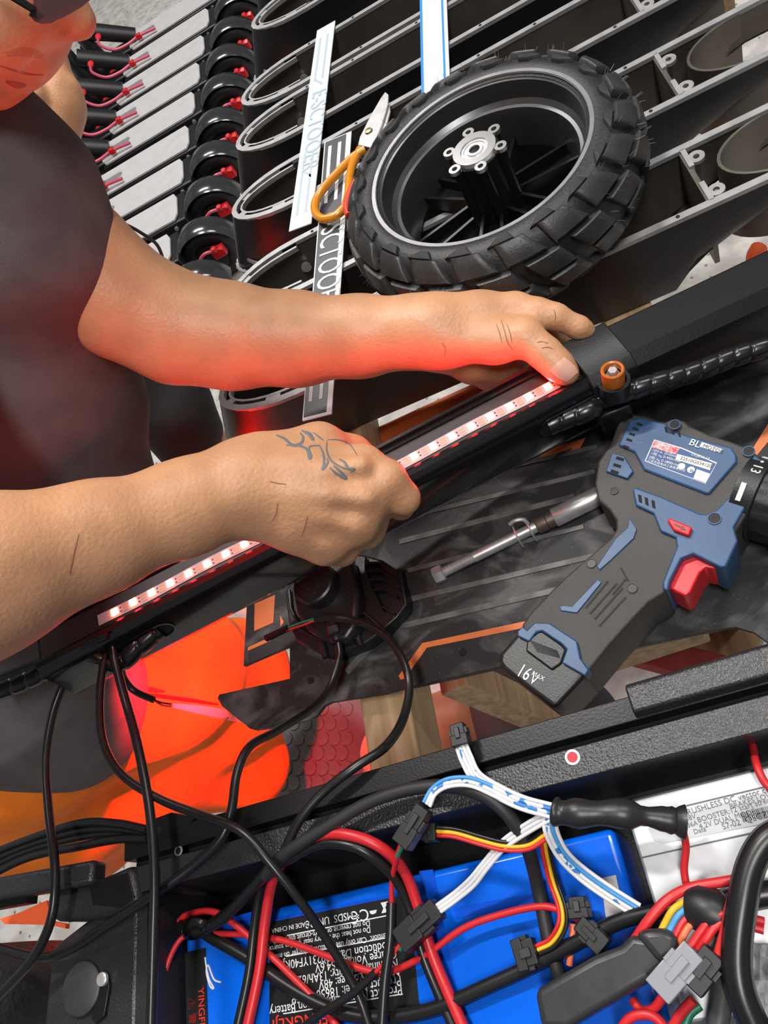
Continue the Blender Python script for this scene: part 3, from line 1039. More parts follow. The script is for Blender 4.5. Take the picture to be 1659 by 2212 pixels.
for (x, y) in ((365, 530), (340, 590), (318, 645)):
    flat('vent_slot', c4([(x - 30, y - 22), (x + 34, y), (x + 24, y + 22), (x - 40, y + 2)]), DK_, 0.0003, ZD + 0.0022, drill)
for (x, y) in ((538, 880), (595, 903), (655, 928)):
    flat('vent_slot', c4([(x - 18, y - 38), (x + 10, y - 28), (x + 18, y + 40), (x - 10, y + 28)]), DK_, 0.0003, ZD + 0.0026, drill)
for (x, y, r, dz) in ((842, 235, 44, .0022), (1190, 1057, 48, .0026), (1490, 470, 44, .0005), (312, 815, 32, 0), (112, 1450, 38, 0), (470, 1667, 38, 0), (408, 186, 34, 0)):
    c = U(1250 + x / 4.056, 860 + y / 4.056, ZD + dz)
    rr = r / 4.056 / 3090
    put('screw_recess', MB().lathe([(rr * 1.15, 0), (rr * 1.12, 0.0008), (rr * .95, 0.0008), (rr * .9, -0.001)], c, n=18, cap=False).mesh('screw_recess'), DB if dz else DR, drill)
    put('screw', MB().lathe([(rr * .92, 0.0003), (rr * .9, 0.0004), (rr * .35, 0.0004), (rr * .3, 0.0002)], c, n=18).mesh('screw'), mat('black_screw', (0.01, 0.01, 0.01), .35, metal=.5), drill)
# chuck
dax = (U(1615, 963.5, ZD) - U(1388, 902, ZD)).normalized()
cc = U(1622, 1075, 0.765)
ch = MB().lathe([(0.0275, -0.006), (0.0275, 0.007), (0.0262, 0.008)], cc, dax, 40)
put('torque_collar', ch.mesh('torque_collar'), DBL, drill)
ck_ = MB()
prof = [(0.0262, 0.008), (0.0262, 0.030), (0.024, 0.034), (0.020, 0.036), (0.020, 0.055), (0.012, 0.066)]
rings = []
dau = dax.orthogonal().normalized()
daw = dax.cross(dau)
for r, z in prof:
    rings.append([cc + dax * z + (dau * math.cos(2 * math.pi * k / 64) + daw * math.sin(2 * math.pi * k / 64)) * r * (1 - (0.05 if (k % 4) < 2 and z > .008 and z < .035 else 0)) for k in range(64)])
ck_.loft(rings)
put('chuck', ck_.mesh('chuck', 25), DBL, drill)
dside = dax.cross(Vector((0, 0, 1))).normalized()
up_ = Vector((0, 0, 1))


def on_collar(ang, z):
    d_ = (up_ * math.cos(ang) + dside * math.sin(ang))
    return cc + d_ * 0.0277 + dax * z, d_


for s_, ang in (('13', R_(-18)), ('\u2022', R_(-36)), ('11', R_(-58))):
    p_, d_ = on_collar(ang, 0.002)
    tx = d_.cross(dax)
    text(s_, 'collar_mark', PWHITE, drill, p_, -tx, -dax, 0.0085, 'CENTER', valign='CENTER')
p_, d_ = on_collar(R_(20), -0.001)
put('collar_mark', MB().box(p_, 0.0016, 0.006, 0.0002, (dax, dax.cross(d_), d_)).mesh('collar_mark'), PWHITE, drill)
# label
LBL = mat('label_blue', lin((40, 76, 130)), 0.35)
flat('label_edge', c4([(662, 362), (910, 436), (1212, 566), (1112, 750), (578, 552)]), PWHITE, 0.0003, ZD + 0.0022, drill)
flat('label', c4([(667, 370), (905, 444), (1203, 573), (1108, 742), (588, 548)]), LBL, 0.0005, ZD + 0.0022, drill)
flat('label_red_patch', c4([(664, 372), (888, 440), (848, 494), (638, 430)]), mat('label_red', lin((200, 40, 45)), .4, rgb2=lin((225, 200, 200)), vscale=400), 0.0007, ZD + 0.0022, drill)
flat('label_number_box', c4([(862, 488), (1168, 572), (1150, 632), (848, 536)]), mat('label_cream', lin((220, 216, 205)), .5), 0.0007, ZD + 0.0022, drill)
lex = U(1250 + 1168 / 4.056, 860 + 572 / 4.056, ZD) - U(1250 + 862 / 4.056, 860 + 488 / 4.056, ZD)
ley = U(1250 + 862 / 4.056, 860 + 488 / 4.056, ZD) - U(1250 + 848 / 4.056, 860 + 536 / 4.056, ZD)
DKTX = mat('dark_print', (0.05, 0.05, 0.06), .5)


def dtext(s_, x, y, size, m=PWHITE, ex=None, dz=.0008, nm='label_text'):
    text(s_, nm, m, drill, U(1250 + x / 4.056, 860 + y / 4.056, ZD + .0022 + dz), ex or lex, ley, size, depth=.0001)


dtext('\u4e1c\u6210', 690, 428, 0.0042)
dtext('22510G034120', 885, 535, 0.0034, DKTX)
dtext('15N\u00b7m  \u00d810mm', 640, 462, 0.0026)
dtext('1\u6863: n\u2080 0-450r/min', 630, 492, 0.0027)
dtext('2\u6863: n\u2080 0-1800r/min', 612, 525, 0.0027)
dtext('\u6c5f\u82cf\u4e1c\u6210\u7535\u52a8\u5de5\u5177\u6709\u9650\u516c\u53f8', 600, 552, 0.0022)
dtext('DCJZ16-13', 985, 500, 0.0026)
for (x, y, s_) in ((902, 602, ''), (985, 632, '20')):
    put('label_icon', MB().lathe([(0.0024, 0), (0.0024, 0.0008)], U(1250 + x / 4.056, 860 + y / 4.056, ZD + .0022), n=18).mesh('label_icon'), PWHITE, drill)
dtext('20', 968, 640, 0.0026, LBL, dz=.0011)
flat('label_blank_square', c4([(1035, 622), (1150, 662), (1112, 740), (1005, 702)]), PWHITE, 0.0008, ZD + 0.0022, drill)
mex = U(1250 + 1262 / 4.056, 860 + 450 / 4.056, ZD) - U(1250 + 1080 / 4.056, 860 + 390 / 4.056, ZD)
flat('motor_badge', c4([(1080, 385), (1262, 448), (1240, 480), (1058, 425)]), PWHITE, 0.0005, ZD + 0.0022, drill)
dtext('MOTOR', 1082, 428, 0.0038, DKTX, mex, .0007, 'motor_lettering')
dtext('BL', 958, 405, 0.0072, PWHITE, mex, .0007, 'motor_lettering')
vex = U(1159, 1470, ZD) - U(1115, 1445, ZD)
text('16', 'voltage_lettering', PWHITE, drill, U(1113, 1457, ZD + .0009), vex, U(1113, 1440, ZD) - U(1105, 1462, ZD), 0.0128, depth=.0001, xs=.72)
text('V', 'voltage_lettering', PWHITE, drill, U(1141, 1473, ZD + .0009), vex, U(1113, 1440, ZD) - U(1105, 1462, ZD), 0.0105, depth=.0001, xs=.8)
text('MAX', 'voltage_lettering', PWHITE, drill, U(1148, 1457, ZD + .0009), vex, U(1113, 1440, ZD) - U(1105, 1462, ZD), 0.0042, depth=.0001)

# ------------------------------------------------------------------ axle bolt
zb = ZP + 0.0075
axb = thing('axle_bolt', 'long zinc axle bolt with hooked washers and sleeve lying left of the drill', 'bolt', U(1100, 1160, ZP))
b0, b1 = U(938, 1246, zb), U(1300, 1068, zb)
bd = (b1 - b0).normalized()
BLn = (b1 - b0).length


def bt(px):
    return BLn * (px - 938) / (1300 - 938)


put('hex_head', MB().lathe([(0.0062, bt(938)), (0.0072, bt(941)), (0.0072, bt(957)), (0.0062, bt(960))], b0, bd, 6).mesh('hex_head'), STEEL, axb)
th_ = []
z = bt(960)
while z < bt(1030):
    th_ += [(0.0036, z), (0.0044, z + .0006)]
    z += 0.0012
put('thread', MB().lathe(th_, b0, bd, 20).mesh('thread', 20), STEEL, axb)
put('shaft', MB().lathe([(0.0044, bt(1028)), (0.0044, bt(1210))], b0, bd, 20).mesh('shaft'), STEEL, axb)
put('sleeve', MB().lathe([(0.0062, bt(1163)), (0.0066, bt(1166)), (0.0066, bt(1184)), (0.0060, bt(1185)), (0.0066, bt(1186)), (0.0066, bt(1212))], b0, bd, 24).mesh('sleeve'), mat('brown_sleeve', (0.12, 0.09, 0.075), .45, metal=.4), axb)
put('spacer_tube', MB().lathe([(0.0070, bt(1200)), (0.0076, bt(1202)), (0.0076, bt(1330)), (0.0070, bt(1332))], b0, bd, 24).mesh('spacer_tube'), STEEL, axb)
for px_, lbx in ((1122, None), (1150, None)):
    w_ = MB().lathe([(0.0048, bt(px_)), (0.0105, bt(px_)), (0.0108, bt(px_) + .0012), (0.0048, bt(px_) + .0012), (0.0048, bt(px_))], b0, bd, 28, cap=False)
    put('washer', w_.mesh('washer'), STEEL, axb)
hk = b0 + bd * (bt(1150) + .001)
put('washer_hook', MB().tube(smooth_path([hk + Vector((0, 0, .0095)), hk + Vector((0, 0.003, .0135)) - bd * .002, hk + Vector((-.004, 0.004, .0150)) - bd * .004, hk + Vector((-.006, .004, .013)) - bd * .007]), 0.0016, 8).mesh('washer_hook'), STEEL, axb)

# ------------------------------------------------------------------ lamp unit
LB = mat('lamp_black_plastic', (0.011, 0.011, 0.012), 0.36, bump=0.1, bscale=800)


def c7(l):
    return [(480 + x / 3.77, 1150 + y / 3.77) for x, y in l]


lamp = thing('headlight', 'black finned headlight lying face down on the mat beneath the tattooed hand', 'headlight', U(735, 1300, ZP + .0008))
oct_ = c7([(505, 470), (540, 760), (600, 880), (790, 985), (880, 1010), (1150, 920), (1320, 800), (1490, 610), (1495, 520), (1430, 310), (1300, 220), (1150, 180), (900, 160), (700, 250)])
put('bezel', MB().prism([U(x, y, ZP + .016) for x, y in oct_], (0, 0, -.0145)).mesh('bezel'), LB, lamp, bevel=0.002)
mid = c7([(560, 470), (600, 660), (690, 800), (860, 900), (1010, 880), (1090, 760), (1110, 500), (1040, 200), (800, 200), (640, 300)])
put('housing', MB().prism([U(x, y, ZP + .030) for x, y in mid], (0, 0, -.0145)).mesh('housing'), LB, lamp, bevel=0.004, seg=3)
dc = U(480 + 800 / 3.77, 1150 + 450 / 3.77, ZP + .030)
put('dome_cap', MB().lathe([(0.0185, -0.004), (0.0185, 0.010), (0.0178, 0.0125), (0.0160, 0.0135), (0.0155, 0.0125), (0.0004, 0.0130)], dc, n=40).mesh('dome_cap', 30), LB, lamp)
st_ = MB()
for i in range(-2, 3):
    for j in range(-2, 3):
        if (i + j) % 2 == 0 and i * i + j * j < 6:
            st_.lathe([(0.0005, 0), (0.0005, 0.0008), (0.0002, 0.001)], dc + Vector((i * .0048, j * .0048, .0126)), n=6)
put('dome_stud', st_.mesh('dome_stud'), mat('stud_grey', (0.06, 0.06, 0.06), .4), lamp, kind='stuff')
for q in (c7([(1020, 165), (1050, 200), (1085, 420), (1090, 540), (1150, 650), (1310, 790), (1420, 690), (1495, 590), (1440, 300)]), c7([(985, 480), (1005, 580), (1080, 680), (1150, 720)]),
          c7([(545, 470), (560, 620), (640, 790), (790, 880)]), c7([(640, 660), (660, 740), (780, 850)])):
    put('edge_rib', MB().tube([U(x, y, ZP + .0185) for x, y in q], 0.0016, 8).mesh('edge_rib', 50), LB, lamp)
for q in ([(1175, 245), (1270, 245), (1340, 300), (1440, 370)], [(1185, 315), (1290, 310), (1440, 410)], [(1195, 385), (1300, 380), (1445, 460)], [(1205, 470), (1310, 460), (1420, 520)],
          [(1190, 410), (1290, 600), (1400, 660)], [(1160, 200), (1160, 300), (1230, 470), (1300, 620)]):
    ps = [U(x, y, ZP + .024) for x, y in c7(q)]
    m_ = MB()
    dd = Vector((0, 0.0008, 0))
    m_.loft([[p - dd, p + dd, p + dd - Vector((0, 0, .009)), p - dd - Vector((0, 0, .009))] for p in ps])
    put('cooling_fin', m_.mesh('cooling_fin'), LB, lamp)
for q in ([(800, 840), (830, 960), (845, 1020)], [(1085, 760), (1110, 880), (1130, 930)]):
    put('mounting_lug', MB().tube([U(x, y, ZP + .0175) for x, y in c7(q)], 0.0030, 10).mesh('mounting_lug'), LB, lamp)
g0, g1 = U(480 + 900 / 3.77, 1150 + 735 / 3.77, ZP + .028), U(480 + 944 / 3.77, 1150 + 900 / 3.77, ZP + .026)
gd = (g1 - g0).normalized()
gl = (g1 - g0).length
put('cable_gland', MB().lathe([(0.0055, 0), (0.0055, gl * .2)], g0, gd, 20).lathe([(0.0068, gl * .2), (0.0075, gl * .25), (0.0075, gl * .6), (0.0066, gl * .65)], g0, gd, 6).lathe(
    [(0.0052, gl * .62), (0.0058, gl * .75), (0.0054, gl * .92), (0.0038, gl)], g0, gd, 20).mesh('cable_gland', 30), LB, lamp)
# ------------------------------------------------------------------ open battery deck in front
ZB = 0.83
TEX = mat('wrinkle_black_paint', (0.020, 0.021, 0.024), 0.34, bump=0.30, bscale=750, spec=0.6)
box = thing('battery_deck', 'open black textured scooter deck in the foreground holding the blue battery', 'scooter deck', (-0.05, 0.0, 0.735))
xl, xr = -0.392, 0.40


def xprof(nm, prof, m, x0=xl, x1=xr, bev=0.0006, label=None):
    put(nm, MB().loft([[(x0, y, z) for y, z in prof], [(x1, y, z) for y, z in prof]]).mesh(nm), m, box, bevel=bev, label=label)


xprof('outer_rail', [(.1235, .737), (.1235, ZB), (.1100, ZB), (.1100, .737)], SATIN)
put('rail_tip', MB().prism([U(x, y, ZB + .0004) for x, y in ((258, 1822), (335, 1768), (370, 1755), (420, 1765), (400, 1800))], (0, 0, -.006)).mesh('rail_tip'), SATIN, box)
xprof('slot_bed', [(.1100, .737), (.1100, .818), (.1050, .818), (.1050, .737)], mat('hole_black', (0, 0, 0)))
xprof('inner_ledge', [(.1050, .737), (.1050, ZB - .001), (.0885, ZB - .001), (.0885, .737)], TEX, x0=-.385)
xprof('raised_cover', [(.1225, ZB), (.1300, ZB + .001), (.1270, ZB + .0065), (.1130, ZB + .0065), (.1105, ZB)], TEX, x0=U(1350, 1480, ZB).x, bev=.0012)
put('deck_floor', MB().box(((xl + xr) / 2, -.02, .737), (xr - xl) / 2, .1120, .002).mesh('deck_floor'), SATIN, box)
put('near_wall', MB().box(((xl + xr) / 2, -.1275, .783), (xr - xl) / 2, .003, .046).mesh('near_wall'), SATIN, box)
for (x, y, r) in ((386, 1838, .0022), (768, 1747, .0022), (1237, 1636, .0030)):
    c = U(x, y, ZB - .001)
    put('screw_hole', MB().lathe([(r * 1.5, 0.0002), (r * 1.4, .0006), (r, .0006), (r, -.0005)], c, n=16, cap=False).mesh('screw_hole'), STEEL, box)
    put('hole', MB().lathe([(r, 0.0001), (r, .0003)], c, n=16).mesh('hole'), mat('hole_red', lin((200, 30, 50)), .5) if x == 1237 else HOLE, box)
# left end casting with charge port
lw = [(-.384, .088), (-.388, -.13), (-.475, -.13), (-.458, .070), (-.41, .088)]
put('end_casting', MB().prism([(x, y, ZB - .006) for x, y in lw], (0, 0, -.086)).mesh('end_casting'), TEX, box, bevel=.004, seg=3)
put('end_wall', MB().prism([(-.3755, .0880, ZB - .004), (-.3835, .0880, ZB - .004), (-.3875, -.13, ZB - .004), (-.3755, -.13, ZB - .004)], (0, 0, -.09)).mesh('end_wall'), TEX, box)
hc = [U(x, y, ZB + .004) for x, y in ((96, 1925), (215, 1895), (285, 1865), (300, 1950), (215, 1985), (110, 1992), (98, 1965))]
put('hinge_cup', MB().prism(hc, (0, 0, -.05)).mesh('hinge_cup'), TEX, box, bevel=.006, seg=3)
put('hinge_hollow', MB().prism([U(x, y, ZB + .0045) for x, y in ((190, 1905), (275, 1885), (290, 1940), (260, 1960), (200, 1955))], (0, 0, -.001)).mesh('hinge_hollow'), SATIN, box, bevel=.0004)
put('side_bar', MB().beam(U(-60, 1932, ZB + .006), U(216, 1884, ZB + .006), .015, .014).mesh('side_bar'), TEX, box, bevel=.003)
put('bar_tab', MB().beam(U(-40, 1958, ZB - .004), U(70, 1938, ZB - .004), .008, .010).mesh('bar_tab'), SATIN, box)
pc = U(182, 2135, ZB - .006)
port = put('charge_port_cap', MB().lathe([(.0155, 0), (.0155, .003), (.0140, .0042), (.0004, .0046)], pc, n=36).mesh('charge_port_cap'), mat('rubber_cap_grey', (.035, .035, .036), .5), box)
port.scale = (1, 1, 1)
put('port_bracket', MB().prism([U(x, y, ZB - .0035) for x, y in ((212, 2100), (232, 2108), (236, 2130), (225, 2195), (205, 2212), (196, 2200), (208, 2150))], (0, 0, -.0025)).mesh('port_bracket'), SATIN, box, bevel=.0006)
put('port_screw', MB().lathe([(.0042, 0), (.0040, .0018), (.0028, .0024), (.0004, .0024)], U(223, 2115, ZB - .0035), n=16).mesh('port_screw'), mat('bright_screw', (.75, .75, .73), .3, metal=.6), box)

# tyre of the foreground deck, far left
TZ = mat('zigzag_tyre', (.014, .014, .015), .55, bump=.5, bscale=260)
wt = put('front_tyre', MB().lathe([(.075 + .035 * math.cos(R_(a)), .036 * math.sin(R_(a))) for a in range(-180, 181, 15)], U(-10, 2165, .745) + Vector((-.03, 0, 0)), (0, 1, 0), 48, cap=False).mesh('front_tyre'), TZ)
tag(wt, 'black zigzag tread tyre at the bottom left edge beside the charge port', 'tyre')
fo = put('orange_flap', MB().prism([U(x, y, .80) for x, y in ((0, 1985), (40, 1972), (100, 1945), (112, 1990), (142, 1996), (141, 2006), (110, 1998), (10, 1996))], (0, 0, -.004)).mesh('orange_flap'), mat('orange_red', lin((236, 98, 52)), .5))
tag(fo, 'small bright orange flap poking out between tyre and end casting', 'flap')

# ------------------------------------------------------------------ battery
BLUE = mat('blue_shrink_film', lin((0, 96, 222)), 0.22, var=.16, vscale=9, bump=.25, bscale=30, coat=.3)
bat = thing('battery_pack', 'bright blue shrink wrapped battery pack with black printed label in the foreground deck', 'battery', (-.21, 0, .739))
bx0, bx1, by0, by1, bz = -.3740, -.0760, -.075, .066, .790
put('pack', MB().box(((bx0 + bx1) / 2, (by0 + by1) / 2, (bz + .7395) / 2), (bx1 - bx0) / 2, (by1 - by0) / 2, (bz - .7395) / 2).mesh('pack'), BLUE, bat, bevel=.004, seg=3)
film = mat('blue_film_fold', lin((10, 80, 205)), 0.2, coat=.3)
for q in ([(415, 2004), (560, 1965), (560, 1985), (418, 2028)], [(905, 1882), (935, 1878), (1000, 2212), (965, 2212)], [(980, 1960), (1190, 1925), (1192, 1945), (985, 1985)], [(590, 1985), (880, 1925), (880, 1935), (590, 1996)]):
    put('film_fold', MB().prism([U(x, y, bz + .0006) for x, y in q], (0, 0, -.0006)).mesh('film_fold'), film, bat)
LBK = mat('label_black', (.012, .012, .013), .3)
lq = [U(x, y, bz + .0007) for x, y in ((590, 1991), (874, 1933), (884, 1940), (905, 2172), (898, 2180), (584, 2238), (582, 2230), (582, 2000))]
put('label', MB().prism(lq, (0, 0, -.0007)).mesh('label'), LBK, bat)
rx = U(582, 2000, bz) - U(884, 1938, bz)
ry = U(902, 2172, bz) - U(884, 1938, bz)


def btext(s_, x, y, size, m=PWHITE, nm='label_text', al='LEFT', xs=1.0):
    text(s_, nm, m, bat, U(x, y, bz + .0009), rx, ry, size, al, depth=.0001, xs=xs)


for s_, x, y, sz in (('Product Name: Lithium-ion Battery', 868, 2128, .0072), ('Product Model: 18650 13S5P', 866, 2108, .0072), ('Nominal Voltage: 48V', 862, 2088, .0070), ('Nominal Capacity: 13Ah/624Wh', 859, 2070, .0070),
                     ('Charge Voltage: 54.6V', 856, 2050, .0070), ('Production Date: 20231YF40KJ', 853, 2031, .0070), ('Attention:  Can only use a matching charger on me!', 852, 2012, .0046),
                     ('Do not heat the battery near the fire source!', 800, 2002, .0046), ('Do not reverse or short-circuit the negative!', 799, 1988, .0046)):
    btext(s_, x, y, sz, xs=.88)
btext('MSDS  UN38.3', 762, 1969, .0062, xs=.9)
btext('MADE IN CHINA', 668, 1990, .0038)
btext('C\u20ac', 796, 1962, .0095)
btext('YINGFENGKEJI', 780, 2172, .0095, mat('label_red_print', lin((225, 50, 40)), .4))
for (a, b, c, d) in ((870, 2147, 612, 2190), (845, 1976, 620, 2021), (855, 2022, 618, 2066)):
    put('label_rule', MB().prism([U(x, y, bz + .0009) for x, y in ln(a, b, c, d, 2.4)], (0, 0, -.0002)).mesh('label_rule'), PWHITE, bat)
put('label_bin_icon', MB().prism([U(x, y, bz + .0009) for x, y in ((822, 1950), (838, 1947), (836, 1952), (832, 1961), (838, 1970), (824, 1973), (828, 1962))], (0, 0, -.0002)).mesh('label_bin_icon'), PWHITE, bat)
put('label_icon', MB().prism([U(x, y, bz + .0009) for x, y in ((798, 1968), (814, 1965), (812, 1972), (806, 1975), (800, 1974))], (0, 0, -.0002)).mesh('label_icon'), PWHITE, bat)
put('side_label', MB().prism([(-.3735, .052, bz + .0006), (-.3570, .052, bz + .0006), (-.3570, -.07, bz + .0006), (-.3735, -.07, bz + .0006)], (0, 0, -.0006)).mesh('side_label'), LBK, bat)
s_e, s_u = Vector((0, -1, 0)), Vector((1, 0, 0))
text('YINGFENGKEJI', 'side_label_text', mat('label_red_print', (1, 0, 0)), bat, Vector((-.3635, .030, bz + .0008)), s_e, s_u, .0068, depth=.0001)
text('\u26a0 \u8b66\u544a CAUTION', 'side_label_text', mat('label_red_dim', lin((150, 25, 25)), .4), bat, Vector((-.3705, .026, bz + .0008)), s_e, s_u, .0060, depth=.0001)
put('marker_scribble', MB().tube(smooth_path([U(x, y, bz + .0006) for x, y in ((443, 2068), (446, 2090), (452, 2115), (462, 2135), (454, 2130), (446, 2100), (450, 2085), (462, 2115), (477, 2122))], 4), .0006, 6).mesh('marker_scribble'), PWHITE, bat)
put('sticker', MB().prism([U(x, y, bz + .0007) for x, y in ((1298, 1897), (1330, 1890), (1352, 1985), (1310, 1992))], (0, 0, -.0007)).mesh('sticker'), mat('pale_sticker', (.6, .57, .53), .5), bat)

# ------------------------------------------------------------------ motor controller
ALU = mat('brushed_aluminium', (.56, .57, .59), .45, metal=.55, var=.05, vscale=120)
ctl = thing('motor_controller', 'silver aluminium motor controller box with printed sticker at the right', 'controller', (.06, .05, .739))
cz = .800
put('case', MB().box((.0925, .0235, (cz + .7395) / 2), .1575, .053, (cz - .7395) / 2).mesh('case'), ALU, ctl, bevel=.0015)
for y in (.0665, .0465, .014):
    put('case_groove', MB().box((.0925, y, cz + .0001), .1570, .0004, .0002).mesh('case_groove'), mat('groove_grey', (.12, .12, .13), .5), ctl)
put('sticker', MB().prism([U(x, y, cz + .0004) for x, y in ((1400, 1790), (1420, 1775), (1725, 1690), (1725, 1765), (1430, 1822), (1412, 1815))], (0, 0, -.0004)).mesh('sticker'), mat('pale_grey_sticker', (.52, .53, .55), .5), ctl)
cex = U(1650, 1712, cz) - U(1475, 1762, cz)
cey = U(1470, 1740, cz) - U(1475, 1762, cz)
GTX = mat('grey_print', (.12, .12, .13), .5)
for s_, x, y, sz in (('BRUSHLESS DC vector controller', 1476, 1763, .0043), ('48V', 1482, 1774, .0036), ('BRAKES LOW LEVEL', 1578, 1748, .0038), ('BOOSTER:12 start strength 0', 1508, 1777, .0038), ('4.2V DUAL MODE', 1512, 1791, .0038),
                     ('S7-02', 1562, 1792, .0042), ('QSCZ20260', 1612, 1778, .0044), ('36A', 1486, 1788, .0034), ('Data', 1500, 1802, .0034)):
    text(s_, 'sticker_text', GTX, ctl, U(x, y, cz + .0006), cex, cey, sz, depth=.0001)
bm_ = MB()
rb = random.Random(5)
for i in range(18):
    a = U(1604 + i * 4, 1766 - i * 1.1, cz + .0006)
    bm_.box(a, rb.choice((.0002, .0004)), .0022, .0001)
put('barcode', bm_.mesh('barcode'), GTX, ctl, kind='stuff')

# ------------------------------------------------------------------ wires
def C(name, label, pts, r, m=CABLE, **k):
    return cable(name, label, [U(x, y, z) for x, y, z in pts], r, m, **k)


C('cable', 'black cable hanging down the far left in front of the grey shirt hem', [(150, 1462, .862), (132, 1490, .86), (112, 1550, .858), (99, 1640, .856), (105, 1750, .856), (119, 1880, .858), (112, 1980, .856), (72, 2068, .85), (0, 2148, .845), (-60, 2200, .84)], .0031)
C('cable', 'black cable looping from the stem slot across the rail and over the battery label', [(241, 1345, .872), (230, 1400, .87), (216, 1500, .868), (222, 1600, .866), (262, 1672, .862), (340, 1724, .858), (430, 1760, .855), (520, 1795, .855), (580, 1860, .850), (640, 1935, .838), (700, 2020, .820), (770, 2140, .803), (805, 2240, .80)], .0029)
C('cable', 'straight black cable falling from the stem slot past the end casting', [(247, 1345, .872), (243, 1400, .87), (262, 1480, .867), (295, 1600, .864), (322, 1740, .862), (334, 1880, .86), (332, 2030, .857), (326, 2240, .852)], .0032)
C('cable', 'black headlight cable running from the gland down to the left tyre', [(731, 1386, .760), (733, 1420, .757), (715, 1480, .758), (680, 1525, .77), (600, 1578, .80), (540, 1612, .83), (512, 1670, .84), (500, 1750, .842), (478, 1810, .842), (420, 1868, .842), (330, 1935, .845), (230, 2000, .838), (160, 2046, .836), (90, 2068, .836), (0, 2048, .83), (-50, 2030, .83)], .0031)
hs = thing('signal_cable', 'black signal cable arching over the headlight with bare red and green wire ends', 'cable', U(690, 1336, .785))
cable('jacket', '', [U(*p) for p in ((682, 1336, .786), (720, 1334, .787), (780, 1345, .787), (835, 1375, .787), (872, 1430, .787), (884, 1490, .788), (868, 1560, .80), (830, 1615, .83), (770, 1655, .84), (700, 1710, .841), (645, 1775, .841), (604, 1858, .835), (560, 1905, .822), (500, 1962, .808), (445, 2002, .800))], .0031, CABLE, parent=hs)
GRN = mat('green_wire', lin((20, 120, 90)), .4)
cable('bare_wire', '', [U(*p) for p in ((685, 1335, .787), (650, 1345, .787), (620, 1356, .786))], .0009, GRN, parent=hs)
cable('bare_wire', '', [U(*p) for p in ((685, 1338, .786), (655, 1350, .786), (618, 1362, .785))], .0009, REDW, parent=hs)
put('plug_pin', MB().beam(U(624, 1356, .785), U(574, 1380, .785), .004, .004).mesh('plug_pin'), GLOSS, hs)
C('cable', 'thick matt black cable arching over the inner ledge beside the red loop', [(575, 1892, .828), (615, 1845, .838), (700, 1790, .841), (800, 1732, .842), (900, 1702, .842), (1000, 1702, .842), (1080, 1742, .842), (1135, 1820, .828), (1163, 1920, .805), (1185, 2030, .800), (1208, 2110, .797)], .0040, mat('matt_black_jacket', (.018, .018, .019), .55))
rl = [(530, 2240, .802), (560, 2100, .803), (573, 1990, .806), (592, 1895, .815), (640, 1830, .835), (700, 1802, .838), (765, 1806, .838), (825, 1832, .832), (872, 1880, .818), (902, 1955, .808), (930, 2050, .802), (962, 2130, .799), (1010, 2240, .799)]
C('power_wire', 'thick red power wire forming a tall loop over the battery', rl, .0034, mat('thick_red_wire', lin((200, 38, 45)), .38), cat='wire')
C('power_wire', 'thick black power wire running along the tall red loop', [(x - (22 if i < 4 else (6 if i < 7 else 16)), y + (4 if i < 4 else 21 if i < 9 else 12), z - .002) for i, (x, y, z) in enumerate(rl)], .0032, cat='wire')
C('wire', 'thin red and dark wire from the battery corner crossing the label diagonally', [(388, 1990, .800), (405, 1976, .802), (450, 1968, .803), (490, 1984, .802), (560, 2042, .798), (620, 2098, .797), (690, 2170, .797), (745, 2240, .797)], .0022, REDW, cat='wire')
C('wire', 'thin red wire bowing across the label towards the right connectors', [(455, 2016, .798), (540, 2020, .796), (620, 2034, .796), (720, 2070, .798), (800, 2098, .799), (850, 2096, .799), (920, 2062, .801), (1000, 2006, .803), (1080, 1976, .804), (1165, 1958, .805), (1215, 1968, .805), (1262, 1992, .804)], .0020, REDW, cat='wire')
C('wire', 'thin red wire hanging beside the black side label of the battery', [(440, 2012, .7975), (415, 2014, .799), (385, 2035, .803), (360, 2090, .806), (347, 2160, .806), (342, 2240, .806)], .0018, REDW, cat='wire')
C('cable', 'long black cable sagging across the bottom of the battery label', [(430, 2005, .798), (470, 2032, .797), (540, 2072, .796), (620, 2128, .796), (700, 2172, .796), (780, 2196, .796), (860, 2196, .796), (950, 2176, .797), (1050, 2132, .798), (1150, 2086, .799), (1250, 2034, .802), (1340, 1990, .805), (1430, 1968, .808), (1520, 1960, .812)], .0042)
C('cable', 'black cable with red and green ends entering the dark connector on the label', [(630, 2240, .804), (700, 2185, .805), (760, 2148, .805), (812, 2100, .806)], .0024)
C('wire', 'short red wire end entering the lower side of the black label connector', [(808, 2104, .806), (840, 2070, .807), (872, 2032, .808)], .0013, REDW, cat='wire')
C('wire', 'short green wire end entering the lower side of the black label connector', [(864, 2052, .807), (874, 2040, .808), (886, 2030, .808)], .0013, GRN, cat='wire')
C('cable', 'upright black sleeve with a red wire top crossing the right part of the label', [(824, 2240, .806), (832, 2120, .808), (843, 2030, .810), (846, 1950, .811)], .0033)
C('wire', 'red wire hanging from the tilted connector into the upright black sleeve', [(846, 1955, .811), (847, 1900, .818), (858, 1850, .832), (868, 1822, .84)], .0016, REDW, cat='wire')
C('wire', 'short green wire below the tilted connector on the ledge', [(858, 1850, .834), (866, 1835, .838), (872, 1822, .842)], .0012, GRN, cat='wire')
for (a, lb) in (((395, 2000), 'upper'), ((430, 2012), 'lower')):
    pass
C('cable', 'knotted black cable rising from the battery corner to the ledge', [(392, 1998, .802), (415, 2010, .806), (445, 2004, .806), (480, 1985, .808), (530, 1935, .815), (570, 1890, .825), (590, 1868, .83)], .0038)
